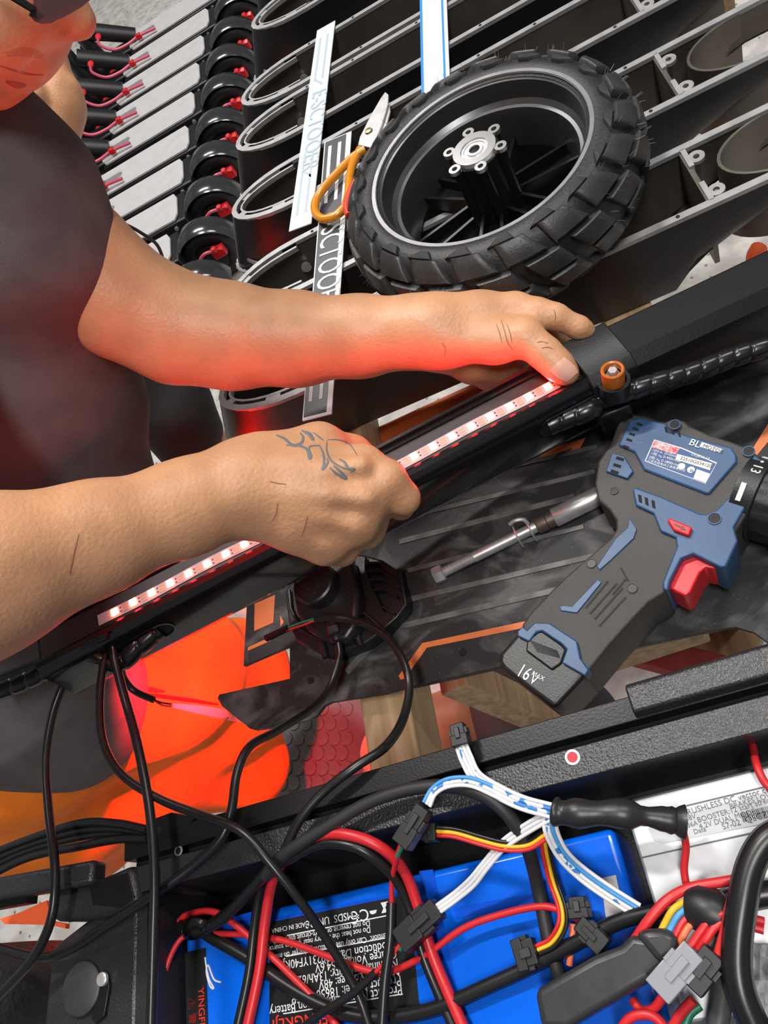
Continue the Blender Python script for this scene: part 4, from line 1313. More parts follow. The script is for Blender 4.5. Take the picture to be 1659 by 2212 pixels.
kn = put('cable_knot', MB().tube(smooth_path([U(x, y, z) for x, y, z in ((402, 2012, .808), (420, 1992, .812), (440, 1998, .810), (430, 2018, .800), (405, 2020, .797), (402, 2012, .808))]), .0030, 8).mesh('cable_knot'), CABLE)
tag(kn, 'small black cable knot at the far left corner of the battery', 'knot')
for i, (dy, dz) in enumerate(((0, 0), (14, -.003), (34, .002), (-16, .004))):
    C('cable', ('uppermost', 'second', 'lowest', 'most arched')[i if i < 3 else 3] + ' black cable of the bunch at the left below the orange trousers' if i else 'upper black cable of the bunch at the left below the orange trousers',
      [(-40, 1868 + dy, .80 + dz), (60, 1826 + dy * .8, .81 + dz), (170, 1795 + dy, .82 + dz), (250, 1790 + dy * .7, .826 + dz), (320, 1798 + dy * .4, .832 + dz)], .0030, group='bunch of black cables at the left')

CONN = mat('connector_black', (.012, .012, .013), .42)


def connector(label, a, b, z, w, h=.007, ridge=True, name='connector'):
    A, B = U(*a, z), U(*b, z)
    d_ = (B - A).normalized()
    sd = Vector((0, 0, 1)).cross(d_).normalized()
    t = thing(name, label, 'connector', (A + B) / 2)
    put('body', MB().beam(A, A.lerp(B, .62), w, h).mesh('body'), CONN, t, bevel=.0006)
    put('socket', MB().beam(A.lerp(B, .5), B, w * 1.22, h * 1.2).mesh('socket'), CONN, t, bevel=.0006)
    put('latch', MB().beam(A.lerp(B, .2) + Vector((0, 0, h * .55)), A.lerp(B, .7) + Vector((0, 0, h * .6)), w * .35, h * .3).mesh('latch'), CONN, t, bevel=.0003)
    for s in (-1, 1):
        put('side_ridge', MB().beam(A.lerp(B, .25) + sd * s * w * .56, A.lerp(B, .5) + sd * s * w * .56, w * .18, h * .8).mesh('side_ridge'), CONN, t)
    return t


connector('black plug on the white and blue wire standing on the far rail', (988, 1565), (999, 1612), .842, .0085)
connector('tilted black connector hanging over the ledge above the red wire loop', (918, 1745), (868, 1826), .848, .0090, .008)
connector('small black connector with yellow and red wires on the dark ledge', (912, 1800), (945, 1798), .834, .0080)
connector('large black connector lying on the battery label corner', (948, 1960), (868, 2036), .810, .0115, .010)
connector('black connector with yellow wire lying on the blue battery', (1160, 2052), (1116, 2066), .803, .0130, .009)
connector('black connector standing behind the grey module on the battery', (1247, 1937), (1255, 1985), .808, .0090, .009)
connector('black connector touching the top corner of the grey module', (1252, 1992), (1308, 2048), .812, .0085, .008)

WW = mat('white_wire', (.74, .74, .75), .4)
BWm = bpy.data.materials.new('white_blue_wire')
BWm.use_nodes = True
nt = BWm.node_tree
vv = nt.nodes.new('ShaderNodeTexNoise')
vv.inputs['Scale'].default_value = 160
tc_ = nt.nodes.new('ShaderNodeTexCoord')
rp_ = nt.nodes.new('ShaderNodeValToRGB')
rp_.color_ramp.interpolation = 'CONSTANT'
rp_.color_ramp.elements[0].color = (.74, .74, .76, 1)
rp_.color_ramp.elements[1].position = .54
rp_.color_ramp.elements[1].color = (*lin((60, 125, 200)), 1)
nt.links.new(tc_.outputs['Object'], vv.inputs['Vector'])
nt.links.new(vv.outputs['Fac'], rp_.inputs['Fac'])
nt.links.new(rp_.outputs['Color'], nt.nodes['Principled BSDF'].inputs['Base Color'])
MATS['white_blue_wire'] = BWm
BLW = mat('blue_wire', lin((70, 150, 215)), .4)
YLW = mat('yellow_wire', lin((225, 180, 40)), .4)


def bundle(label, pts, mats, r=.0011, gap=.0021, name='wire_bundle', cat='wires'):
    t = thing(name, label, cat, U(*pts[len(pts) // 2]))
    P = [U(*p) for p in pts]
    for j, m in enumerate(mats):
        off = (j - (len(mats) - 1) / 2) * gap
        q = []
        for i, p in enumerate(P):
            d_ = (P[min(i + 1, len(P) - 1)] - P[max(i - 1, 0)]).normalized()
            sd = Vector((0, 0, 1)).cross(d_)
            sd = sd.normalized() if sd.length > 1e-6 else Vector((1, 0, 0))
            q.append(p + sd * off + Vector((0, 0, .0006 * math.sin(i * 2.1 + j))))
        cable('strand', '', q, r, m, parent=t)
    return t


bundle('white and blue flecked wires running from the rail plug to the shrink sleeve', [(997, 1612, .842), (1008, 1640, .843), (1030, 1680, .845), (1080, 1712, .846), (1130, 1735, .845), (1192, 1752, .842)], [WW, BWm, BWm, WW])
bundle('white and blue wires arching from the tilted connector to the shrink sleeve', [(922, 1738, .85), (938, 1708, .85), (970, 1690, .85), (1020, 1690, .848), (1080, 1716, .846), (1130, 1738, .844), (1192, 1757, .841)], [WW, BWm, BLW])
bundle('three plain white wires dropping from the shrink sleeve to the label connector', [(1192, 1760, .84), (1150, 1782, .838), (1090, 1822, .832), (1050, 1868, .824), (1020, 1905, .818), (985, 1935, .813), (945, 1965, .811)], [WW, WW, WW])
bundle('white and blue wires dropping from the shrink sleeve over the battery end', [(1186, 1765, .84), (1192, 1800, .836), (1215, 1845, .826), (1255, 1885, .816), (1310, 1925, .81), (1378, 1968, .806)], [WW, BWm, BLW, WW])
bundle('red yellow and black wires running along the ledge from the small connector', [(944, 1796, .834), (985, 1800, .834), (1040, 1816, .833), (1090, 1828, .832), (1140, 1826, .832), (1178, 1802, .834)], [REDW, YLW, CABLE])
bundle('red yellow and black wires dropping down the battery to the yellow wired connector', [(1176, 1808, .83), (1182, 1850, .82), (1195, 1905, .811), (1214, 1960, .808), (1214, 2000, .807), (1192, 2036, .805), (1162, 2052, .803)], [REDW, YLW, CABLE])
hsx = [(1196, 1752, .842), (1215, 1756, .842), (1260, 1757, .842), (1330, 1757, .840), (1400, 1764, .836), (1450, 1772, .832), (1478, 1776, .83)]
sl = put('shrink_sleeve', MB().tube(smooth_path([U(*p) for p in hsx], 4), [.0070 + .0008 * math.sin(i * 1.1) - (.0014 if 14 < i < 20 else 0) + (.0010 if i > 21 else 0) for i in range(25)], 14).mesh('shrink_sleeve', 50), mat('shrink_black', (.018, .018, .02), .38))
sl.scale = (1, 1, 1)
tag(sl, 'lumpy black heat shrink sleeve joining the white wires and lying on the controller', 'sleeve')
C('wire', 'thin red wire from the shrink sleeve end down across the controller', [(1474, 1788, .829), (1482, 1830, .822), (1478, 1880, .816), (1488, 1940, .812)], .0019, REDW, cat='wire')
C('wire', 'thin red wire curving down from the rail at the right edge', [(1626, 1612, .80), (1634, 1650, .815), (1652, 1690, .818), (1690, 1725, .815)], .0021, REDW, cat='wire')
C('wire', 'red wire rising from the grey module over the controller edge', [(1372, 2030, .82), (1400, 1990, .822), (1440, 1945, .822), (1490, 1918, .82), (1560, 1905, .82), (1600, 1898, .82)], .0026, REDW, cat='wire')
C('cable', 'thick black cable bending down the right edge over the red wires', [(1700, 1790, .835), (1655, 1815, .836), (1622, 1870, .836), (1604, 1950, .836), (1592, 2050, .835), (1600, 2140, .834), (1640, 2240, .83)], .0068)
C('cable', 'second black cable running behind the thick cable at the right', [(1700, 1925, .812), (1640, 1932, .813), (1590, 1945, .814), (1540, 1958, .814), (1490, 1962, .814)], .0068)
C('wire', 'bright red wire standing beside the thick right cable', [(1602, 1890, .838), (1580, 1960, .834), (1570, 2010, .83), (1556, 2060, .826)], .0030, mat('bright_red_wire', lin((235, 65, 60)), .4), cat='wire')
bundle('pair of red wires looping into the clear plug beside the grey module', [(1650, 2000, .826), (1590, 1985, .828), (1545, 1990, .828), (1520, 2020, .827), (1500, 2050, .826)], [REDW, REDW], r=.0020, gap=.0036)
bundle('short yellow blue and red wires bent above the grey module', [(1496, 1966, .822), (1472, 1982, .824), (1456, 2008, .824), (1446, 2030, .823)], [YLW, BLW, REDW, mat('orange_wire', lin((240, 120, 80)), .4)], r=.0017, gap=.0032)
C('wire', 'red wire curl at the bottom edge under the grey module', [(1330, 2240, .815), (1360, 2200, .817), (1400, 2192, .818), (1430, 2212, .818), (1440, 2250, .818)], .0024, REDW, cat='wire')
C('wire', 'second red wire curl linking the clear plug to the bottom edge', [(1366, 2160, .812), (1385, 2182, .814), (1412, 2178, .816), (1435, 2150, .82)], .0022, REDW, cat='wire')
C('wire', 'red wire running from the dark plug down to the bottom right', [(1498, 2160, .82), (1470, 2190, .818), (1440, 2240, .815)], .0024, REDW, cat='wire')
C('wire', 'green wire end at the bottom edge below the plugs', [(1512, 2172, .815), (1490, 2190, .815), (1478, 2220, .815)], .0022, GRN, cat='wire')
C('wire', 'orange wire dropping behind the grey module on the battery', [(1237, 1995, .802), (1236, 2030, .801), (1230, 2085, .799)], .0018, mat('orange_wire', (1, .3, .1)), cat='wire')
C('cable', 'grey cable hanging down at the bottom right', [(1562, 2060, .818), (1564, 2120, .815), (1556, 2180, .812), (1545, 2250, .81)], .0050, mat('grey_jacket', (.06, .06, .062), .45))
mod = thing('wrapped_module', 'large soft grey black shrink wrapped module lying across the battery end', 'module', U(1310, 2110, .797))
mp_ = [(1153, 2142), (1165, 2132), (1280, 2066), (1340, 2042), (1362, 2018), (1385, 2022), (1465, 2035), (1462, 2062), (1420, 2105), (1400, 2120), (1225, 2225), (1168, 2225)]
put('body', MB().prism([U(x, y, .826) for x, y in mp_], (0, 0, -.026)).mesh('body'), mat('soft_grey_wrap', (.030, .031, .033), .34, bump=.3, bscale=40), mod, bevel=.007, seg=4)
put('end_seal', MB().prism([U(x, y, .829) for x, y in ((1368, 2016), (1400, 2006), (1440, 2004), (1468, 2030), (1458, 2068), (1425, 2085))], (0, 0, -.018)).mesh('end_seal'), mat('soft_grey_wrap', (0, 0, 0)), mod, bevel=.005, seg=3)
CLR = mat('clear_plug', (.30, .31, .34), .2, spec=.8)
cp = connector('translucent grey plug beside the bright red wires', (1500, 2052), (1422, 2142), .832, .0110, .009)
for c_ in cp.children:
    c_.data.materials.clear()
    c_.data.materials.append(CLR)
connector('dark plug lying right of the translucent plug', (1545, 2058), (1490, 2130), .829, .0110, .010)
sv = put('wire_sleeve', MB().tube([U(1490, 1960, .818), U(1510, 1962, .819), U(1545, 1972, .82), U(1570, 1985, .82)], [.009, .011, .011, .009], 16).mesh('wire_sleeve'), CONN)
tag(sv, 'short black sleeve gathering the coloured wires below the controller', 'sleeve')
rb = random.Random(11)
bg_ = MB()
g = 9
for j in range(g):
    for i in range(g):
        p = U(1598 + i * 11, 2040 + j * 26, .800 + rb.uniform(0, .012))
        bg_.v.append(tuple(p))
for j in range(g - 1):
    for i in range(g - 1):
        bg_.f.append((j * g + i, j * g + i + 1, (j + 1) * g + i + 1, (j + 1) * g + i))
bag = put('plastic_bag', bg_.mesh('plastic_bag', 5), mat('crumpled_clear_bag', (.55, .56, .58), .15, rgb2=(.12, .12, .13), vscale=70, spec=.9))
so = bag.modifiers.new('solid', 'SOLIDIFY')
so.thickness = .0006
tag(bag, 'crumpled clear plastic bag with small parts at the bottom right corner', 'bag')
# ------------------------------------------------------------------ people
from mathutils.bvhtree import BVHTree


def sdf_mesh(name, prims, h, k=0.012, wrinkle=None, smooth=2, carve=()):
    """one continuous skin around round cones: prims = (a, ra, b, rb[, k])"""
    lo = np.min([np.minimum(np.array(p[0]) - p[1], np.array(p[2]) - p[3]) for p in prims], axis=0) - 4 * h - k
    hi = np.max([np.maximum(np.array(p[0]) + p[1], np.array(p[2]) + p[3]) for p in prims], axis=0) + 4 * h + k
    n = np.ceil((hi - lo) / h).astype(int) + 1
    Fd = np.full(n, 0.05, np.float32)
    axs = [lo[i] + h * np.arange(n[i]) for i in range(3)]
    for p in list(prims) + [(*c, 'cut') for c in carve]:
        a, ra, b, rb = np.array(p[0]), p[1], np.array(p[2]), p[3]
        cut = p[-1] == 'cut'
        kk = p[4] if (len(p) > 4 and not cut) else (0.004 if cut else k)
        m = kk * 1.5 + 3 * h
        l2 = np.minimum(a - ra, b - rb) - m
        h2 = np.maximum(a + ra, b + rb) + m
        i0 = np.maximum(((l2 - lo) / h).astype(int), 0)
        i1 = np.minimum(((h2 - lo) / h).astype(int) + 2, n)
        if np.any(i1 <= i0):
            continue
        X = axs[0][i0[0]:i1[0]][:, None, None]
        Y = axs[1][i0[1]:i1[1]][None, :, None]
        Z = axs[2][i0[2]:i1[2]][None, None, :]
        ab = b - a
        L2 = max(ab.dot(ab), 1e-12)
        t = np.clip(((X - a[0]) * ab[0] + (Y - a[1]) * ab[1] + (Z - a[2]) * ab[2]) / L2, 0, 1)
        d = np.sqrt((X - a[0] - t * ab[0]) ** 2 + (Y - a[1] - t * ab[1]) ** 2 + (Z - a[2] - t * ab[2]) ** 2) - (ra + (rb - ra) * t)
        sl = (slice(i0[0], i1[0]), slice(i0[1], i1[1]), slice(i0[2], i1[2]))
        f = Fd[sl]
        if cut:
            d = -d
            hh = np.clip(0.5 - 0.5 * (d - f) / kk, 0, 1)
            Fd[sl] = f * hh + d * (1 - hh) + kk * hh * (1 - hh)
        else:
            hh = np.clip(0.5 + 0.5 * (f - d) / kk, 0, 1)
            Fd[sl] = f * (1 - hh) + d * hh - kk * hh * (1 - hh)
    if wrinkle:
        X, Y, Z = np.meshgrid(*axs, indexing='ij', sparse=True)
        Fd = Fd + wrinkle(X, Y, Z).astype(np.float32)
    ins = Fd < 0
    s = [slice(None, -1), slice(1, None)]
    cnt = sum(ins[s[i], s[j], s[q]].astype(np.int8) for i in (0, 1) for j in (0, 1) for q in (0, 1))
    cells = np.argwhere((cnt > 0) & (cnt < 8))
    idx = np.full(np.array(ins.shape) - 1, -1, np.int32)
    idx[cells[:, 0], cells[:, 1], cells[:, 2]] = np.arange(len(cells))
    acc = np.zeros((len(cells), 3))
    num = np.zeros(len(cells))
    cor = [(i, j, q) for i in (0, 1) for j in (0, 1) for q in (0, 1)]
    val = {c: Fd[cells[:, 0] + c[0], cells[:, 1] + c[1], cells[:, 2] + c[2]] for c in cor}
    for c in cor:
        for ax in range(3):
            if c[ax] == 0:
                e = list(c)
                e[ax] = 1
                e = tuple(e)
                v0, v1 = val[c], val[e]
                mk = (v0 < 0) != (v1 < 0)
                t = np.where(mk, v0 / np.where(v0 - v1 == 0, 1, v0 - v1), 0)
                pos = np.tile(np.array(c, float), (len(cells), 1))
                pos[:, ax] += t
                acc[mk] += pos[mk]
                num[mk] += 1
    verts = (cells + acc / num[:, None]) * h + lo
    faces = []
    for ax in range(3):
        u, v = (ax + 1) % 3, (ax + 2) % 3
        A = [slice(None)] * 3
        B = [slice(None)] * 3
        A[ax], B[ax] = slice(None, -1), slice(1, None)
        ch = ins[tuple(A)] != ins[tuple(B)]
        q = np.argwhere(ch)
        q = q[(q[:, u] > 0) & (q[:, v] > 0) & (q[:, u] < idx.shape[u]) & (q[:, v] < idx.shape[v])]
        f = []
        for du, dv in ((0, 0), (1, 0), (1, 1), (0, 1)):
            w = q.copy()
            w[:, u] -= du
            w[:, v] -= dv
            f.append(idx[w[:, 0], w[:, 1], w[:, 2]])
        f = np.stack(f, 1)
        neg = ins[q[:, 0], q[:, 1], q[:, 2]]
        f[~neg] = f[~neg][:, ::-1]
        faces.append(f)
    faces = np.concatenate(faces)
    faces = faces[(faces >= 0).all(1)]
    # relax
    E = np.concatenate([faces[:, [0, 1]], faces[:, [1, 2]], faces[:, [2, 3]], faces[:, [3, 0]]])
    for _ in range(smooth):
        sm = np.zeros_like(verts)
        c = np.zeros(len(verts))
        for a_, b_ in ((0, 1), (1, 0)):
            np.add.at(sm, E[:, a_], verts[E[:, b_]])
            np.add.at(c, E[:, a_], 1)
        verts = verts * 0.5 + 0.5 * sm / np.maximum(c, 1)[:, None]
    me = bpy.data.meshes.new(name)
    me.vertices.add(len(verts))
    me.vertices.foreach_set('co', verts.astype(np.float32).ravel())
    me.loops.add(faces.size)
    me.loops.foreach_set('vertex_index', faces.astype(np.int32).ravel())
    me.polygons.add(len(faces))
    me.polygons.foreach_set('loop_start', np.arange(0, faces.size, 4, dtype=np.int32))
    me.polygons.foreach_set('loop_total', np.full(len(faces), 4, np.int32))
    me.update(calc_edges=True)
    me.polygons.foreach_set('use_smooth', np.ones(len(faces), bool))
    return me, verts, faces


def chain(pts, k=0.012):
    out = []
    for (a, ra), (b, rb) in zip(pts, pts[1:]):
        out.append((a, ra, b, rb, k))
    return out


def P(px, py, d, rpx=None, r=None):
    return (V(px, py, d), r if r else rpx * d / F_PX)


SKIN = mat('skin', lin((198, 146, 108)), 0.46, var=.09, vscale=34, bump=.22, bscale=380, sss=.08)
SHIRT = mat('charcoal_jersey', (.088, .080, .082), .85, var=.12, vscale=40, bump=.2, bscale=900)
TROUS = mat('orange_workwear', lin((240, 122, 22)), .8, var=.15, vscale=14, bump=.25, bscale=120)

# --- worker
man = thing('person', 'worker in charcoal shirt and orange trousers bending over the lit stem with both hands', 'person', (-.55, .55, 0))
B = []
# head, facing right and down
B += [(*P(-190, -190, .65, r=.085), *P(-120, -110, .64, r=.075), .02), (*P(-85, -70, .63, r=.062), *P(-50, 0, .62, r=.052), .02), (*P(-38, 55, .575, 86), *P(-10, 66, .59, 70), .010), (*P(-16, 55, .62, 80), *P(40, 112, .605, 44), .010),
      (*P(86, 138, .600, 24), *P(66, 142, .590, 26), .006), (*P(42, 174, .600, 22), *P(18, 176, .588, 25), .006), (*P(-10, 190, .605, 34), *P(-60, 180, .61, 50), .012),
      (*P(95, -70, .592, 36), *P(166, 42, .586, 33), .008), (*P(130, 50, .580, 25), *P(134, 50, .592, 26), .006), (*P(50, -60, .575, 70), *P(38, 0, .575, 64), .015),
      (*P(-90, 60, .67, r=.050), *P(-150, 330, .74, r=.055), .02)]
nostril = [(V(138, 68, .573), .0032, V(148, 70, .573), .0030)]
# far arm
B += [(V(-150, 330, .74), .055, V(-20, 400, .70), .044, .02)]
B += chain([P(-20, 400, .70, r=.044), P(75, 478, .680, 108), P(165, 565, .672, 112), P(262, 650, .665, 108), P(378, 708, .660, 106), P(500, 727, .650, 102), P(640, 733, .638, 91), P(780, 727, .620, 78), P(900, 717, .606, 69), P(948, 717, .600, 65)], .016)
# far hand
W1 = P(948, 717, .600, 62)
B += chain([W1, P(1030, 690, .600, 50), P(1112, 674, .600, 41)], .012)
B += chain([W1, P(1040, 690, .614, 46), P(1108, 682, .620, 38)], .012)
B += chain([W1, P(1090, 705, .632, 36)], .012) + chain([W1, P(1055, 745, .640, 34)], .012)
B += chain([P(985, 738, .588, 48), P(1072, 738, .583, 42), P(1132, 728, .578, 40)], .010)
B += chain([P(1132, 728, .578, 39), P(1178, 764, .572, 34), P(1206, 790, .569, 32), P(1224, 806, .568, 27)], .005)
B += chain([P(1112, 674, .600, 38), P(1160, 676, .592, 30), P(1200, 684, .590, 26), P(1252, 709, .592, 23), P(1297, 740, .603, 15)], .005)
B += chain([P(1108, 684, .620, 34), P(1172, 700, .626, 27), P(1204, 738, .640, 24), P(1194, 768, .650, 20)], .006)
B += chain([P(1090, 710, .632, 32), P(1128, 762, .642, 28), P(1095, 800, .640, 26), P(1060, 800, .630, 22)], .005)
B += chain([P(1055, 750, .640, 30), P(1085, 800, .640, 26), P(1055, 818, .632, 24), P(1020, 808, .625, 20)], .005)
B += chain([P(968, 752, .608, 50), P(1020, 782, .614, 42), P(1075, 796, .618, 34)], .008)
B += chain([P(1020, 770, .612, 40), P(1100, 782, .620, 34), P(1130, 768, .628, 28)], .005)
# near arm
B += [(V(-120, 300, .74), .058, V(-420, 560, .66), .060, .04), (V(-420, 560, .66), .060, V(-430, 1330, .50), .046, .03)]
B += chain([P(-430, 1330, .50, r=.046), P(-120, 1272, .475, 150), P(0, 1229, .477, 134), P(200, 1164, .485, 104), P(400, 1097, .495, 88), P(520, 1050, .500, 92)], .02)
W2_ = P(540, 1046, .500, 82)
B += chain([W2_, P(660, 1028, .495, 64), P(782, 1008, .493, 50)], .014)
B += chain([W2_, P(680, 1060, .492, 62), P(798, 1078, .490, 46)], .014)
B += chain([P(540, 1066, .500, 78), P(670, 1095, .494, 58), P(770, 1134, .495, 43)], .014)
B += chain([P(548, 1088, .502, 58), P(640, 1130, .500, 54), P(702, 1176, .505, 43)], .014)
B += chain([P(575, 990, .506, 56), P(690, 966, .510, 48), P(760, 985, .528, 40), P(812, 1012, .552, 30)], .010)
B += chain([P(782, 1008, .493, 46), P(838, 1034, .486, 40), P(872, 1076, .493, 35), P(866, 1096, .516, 30)], .004)
B += chain([P(798, 1078, .490, 44), P(806, 1120, .504, 33), P(792, 1126, .534, 29)], .004)
B += chain([P(770, 1134, .495, 42), P(792, 1150, .508, 34), P(776, 1158, .538, 29)], .006)
B += chain([P(702, 1176, .505, 42), P(738, 1188, .516, 33), P(728, 1192, .545, 27)], .006)
for (x, y, d) in ((800, 1072, .482), (775, 1130, .486), (712, 1172, .495)):
    B += [(V(x, y, d), .0095, V(x - 10, y - 4, d), .0085, .010)]
for q in (((610, 1030, .482), (700, 1018, .476), (780, 1006, .476)), ((620, 1062, .479), (710, 1068, .473), (790, 1074, .473)), ((620, 1092, .482), (700, 1110, .478), (765, 1130, .479)), ((600, 1112, .488), (650, 1140, .488), (700, 1170, .488))):
    B += chain([(V(*q[0]), .0055), (V(*q[1]), .0050), (V(*q[2]), .0062)], .006)
# trunk under the shirt
B += [(V(-120, 300, .74), .058, V(-130, 560, .80), .09, .04), (V(-130, 560, .80), .09, V(-60, 1380, .92), .075, .04)]
me, vv_, ff_ = sdf_mesh('body', B, .0026, .012, carve=nostril)
print('body', len(vv_))
put('body', me, SKIN, man)
bvh = BVHTree.FromPolygons([Vector(v) for v in vv_], [tuple(int(i) for i in f) for f in ff_])


def hit(px, py):
    r = Vector(ray(px, py))
    return bvh.ray_cast(Vector(CAM), r)


def on_skin(nm, m, polys, off=.0004, parent=man, kind=None):
    """ribbons laid on the skin: polys = list of (pts, widths)"""
    mb = MB()
    for pts, w in polys:
        path = smooth_path([Vector((x, y, 0)) for x, y in pts], 5)
        rows = []
        for i, p in enumerate(path):
            t = (path[min(i + 1, len(path) - 1)] - path[max(i - 1, 0)]).normalized()
            n_ = Vector((-t.y, t.x, 0))
            f = i / (len(path) - 1)
            ww = w * (0.25 + 0.75 * math.sin(math.pi * min(1, max(0, .08 + .84 * f)))) / 2
            row = []
            for s in (-1, 0, 1):
                q = p + n_ * ww * s
                loc, nor, _, _ = hit(q.x, q.y)
                if loc is None:
                    row = None
                    break
                row.append(loc + nor * (off if s == 0 else off * .3))
            if row:
                rows.append(row)
            elif len(rows) > 1:
                mb.loft(rows, cap=False, closed=False)
                rows = []
            else:
                rows = []
        if len(rows) > 1:
            mb.loft(rows, cap=False, closed=False)
    return put(nm, mb.mesh(nm, 80), m, parent, kind=kind)


TAT = mat('tattoo_ink', lin((112, 112, 112)), .55)
on_skin('tattoo', TAT, [([(597, 940), (615, 948), (632, 962), (650, 958), (655, 945), (648, 935)], 7), ([(618, 962), (640, 962), (662, 970), (668, 990), (672, 985), (668, 966), (690, 962)], 6),
                        ([(652, 930), (668, 940), (676, 950), (670, 938), (660, 932)], 8), ([(676, 934), (690, 945), (700, 952)], 4), ([(690, 962), (698, 980), (700, 1000), (696, 1014), (708, 1000), (706, 990)], 6),
                        ([(706, 952), (706, 975), (716, 996), (735, 1008), (752, 1014)], 5), ([(712, 1010), (728, 1024), (748, 1034), (735, 1018), (720, 1006)], 7),
                        ([(733, 992), (745, 1000), (752, 1012), (766, 1014), (756, 1020)], 7), ([(708, 950), (728, 950), (750, 956), (762, 968), (772, 985)], 3)])
SCR = mat('skin_scratch', lin((158, 104, 80)), .55)
for q in [([(170, 1152), (162, 1185), (154, 1222), (150, 1240)], 5), ([(664, 1114), (658, 1140), (650, 1160)], 3.2), ([(583, 1040), (600, 1044), (618, 1046)], 3), ([(600, 1086), (596, 1110), (586, 1128)], 3),
                              ([(1082, 690), (1090, 715), (1096, 738), (1108, 756)], 2.5), ([(1072, 700), (1080, 722), (1084, 740)], 2), ([(1095, 700), (1102, 720), (1106, 742)], 2), ([(1160, 740), (1172, 738), (1184, 742)], 2),
                              ([(1170, 752), (1184, 750), (1194, 754)], 2), ([(955, 740), (962, 752), (960, 770)], 2.5), ([(1196, 668), (1200, 682), (1198, 696)], 2)]:
    on_skin('skin_crease', SCR, [q])
# thumb nail
rows = []
for j in range(7):
    row = []
    for i in range(7):
        u, w = (i / 6 - .5) * 2, (j / 6 - .5) * 2
        s = math.sqrt(max(0, 1 - .55 * w * w)) if w > 0 else 1
        cxp = 1219 + u * 22 * s * .72 + w * 17
        cyp = 800 - u * 20 * s * .70 + w * 14
        loc, nor, _, _ = hit(cxp, cyp)
        if loc is None:
            loc, nor = V(cxp, cyp, .5585), Vector(-ray(cxp, cyp))
        row.append(loc + nor * .0007)
    rows.append(row)
put('thumb_nail', MB().loft(rows, cap=False, closed=False).mesh('thumb_nail', 80), mat('nail', lin((222, 170, 150)), .3), man)
# face details
LIP = mat('lip_skin', lin((165, 92, 84)), .4)
on_skin('lips', LIP, [([(0, 142), (30, 152), (62, 160), (92, 162)], 5), ([(14, 176), (36, 184), (56, 184)], 14)])
on_skin('moustache_stubble', mat('stubble', lin((187, 134, 99)), .6), [([(15, 118), (45, 112), (75, 116), (92, 122)], 20)], off=.0003)
lens = [(66, 36), (74, 46), (92, 52), (112, 50), (140, 36), (176, 16), (205, -8), (200, -50), (90, -50), (72, 0)]
gl_ = put('sunglasses', MB().prism([V(x, y, .535 + (.02 if x > 150 else 0)) for x, y in lens], Vector(ray(120, 10)) * .002).mesh('sunglasses'), mat('smoked_lens', lin((98, 62, 62)), .15, coat=.5), man, bevel=.0006)
put('glasses_temple', MB().tube([V(-60, -60, .53), V(40, 0, .531), V(72, 20, .5335), V(70, 36, .534)], .0022, 8).mesh('glasses_temple'), GLOSS, man)


def fold(a, b, amp, fx):
    def w(X, Y, Z):
        return amp * np.sin((X * a[0] + Y * a[1] + Z * a[2]) * fx + 2.0 * np.sin((X * b[0] + Y * b[1] + Z * b[2]) * 17)) 
    return w


S = [(V(-130, 330, .73), .075, V(-60, 480, .76), .100, .03), (V(-60, 480, .76), .100, V(-40, 800, .78), .112, .03), (V(-40, 800, .78), .112, V(20, 960, .80), .112, .03), (V(20, 960, .80), .112, V(40, 1250, .82), .112, .03),
     (V(40, 1250, .82), .112, V(110, 1470, .85), .088, .03), (V(110, 1470, .85), .088, V(190, 1540, .87), .058, .03), (V(30, 1550, .87), .06, V(160, 1575, .875), .056, .03),
     (V(-130, 330, .73), .075, V(-330, 500, .68), .075, .03)]
S += chain([P(-62, 335, .665, 138), P(0, 425, .668, 158), P(55, 555, .672, 156), P(72, 640, .69, 152), P(92, 740, .715, 150), P(112, 860, .745, 154), P(140, 950, .765, 156), P(176, 1010, .78, 150)], .015)
shme, _, _ = sdf_mesh('shirt', S, .0040, .02, wrinkle=fold((.55, -.2, .8), (.3, .9, .1), .0065, 40), smooth=2)
put('shirt', shme, SHIRT, man)
T = [(V(60, 1530, .92), .095, V(300, 1490, 1.04), .108, .03), (V(300, 1490, 1.04), .108, V(470, 1530, 1.22), .108, .03), (V(330, 1420, 1.06), .07, V(505, 1445, 1.24), .078, .02),
     (V(230, 1670, 1.08), .078, V(515, 1640, 1.26), .074, .02), (V(20, 1600, .94), .095, V(60, 1720, 1.05), .098, .03), (V(60, 1720, 1.05), .098, V(190, 1770, 1.22), .075, .03)]
trme, tv, tf = sdf_mesh('trousers', T, .0055, .02, wrinkle=fold((.2, .5, .8), (.9, .1, .2), .006, 34), smooth=2)
put('trousers', trme, TROUS, man)
bvh = BVHTree.FromPolygons([Vector(v) for v in tv], [tuple(int(i) for i in f) for f in tf])
on_skin('reflective_strip', mat('grey_reflective', (.32, .32, .33), .45), [([(372, 1524), (430, 1533), (500, 1546), (570, 1560), (625, 1572)], 22)], off=.002)
on_skin('trouser_zip', mat('zip_dark', (.10, .02, .015), .6), [([(262, 1486), (310, 1488), (355, 1494)], 12)], off=.0015)
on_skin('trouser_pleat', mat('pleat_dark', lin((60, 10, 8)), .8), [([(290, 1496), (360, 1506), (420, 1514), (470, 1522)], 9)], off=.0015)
fr = thing('frayed_cable', 'short black cable with frayed wire ends hanging before the orange trousers', 'cable', V(300, 1475, .62))
put('jacket', MB().tube(smooth_path([U(262, 1440, .80), U(268, 1465, .79), U(290, 1492, .78), U(332, 1512, .775)]), .0030, 8).mesh('jacket', 60), CABLE, fr)
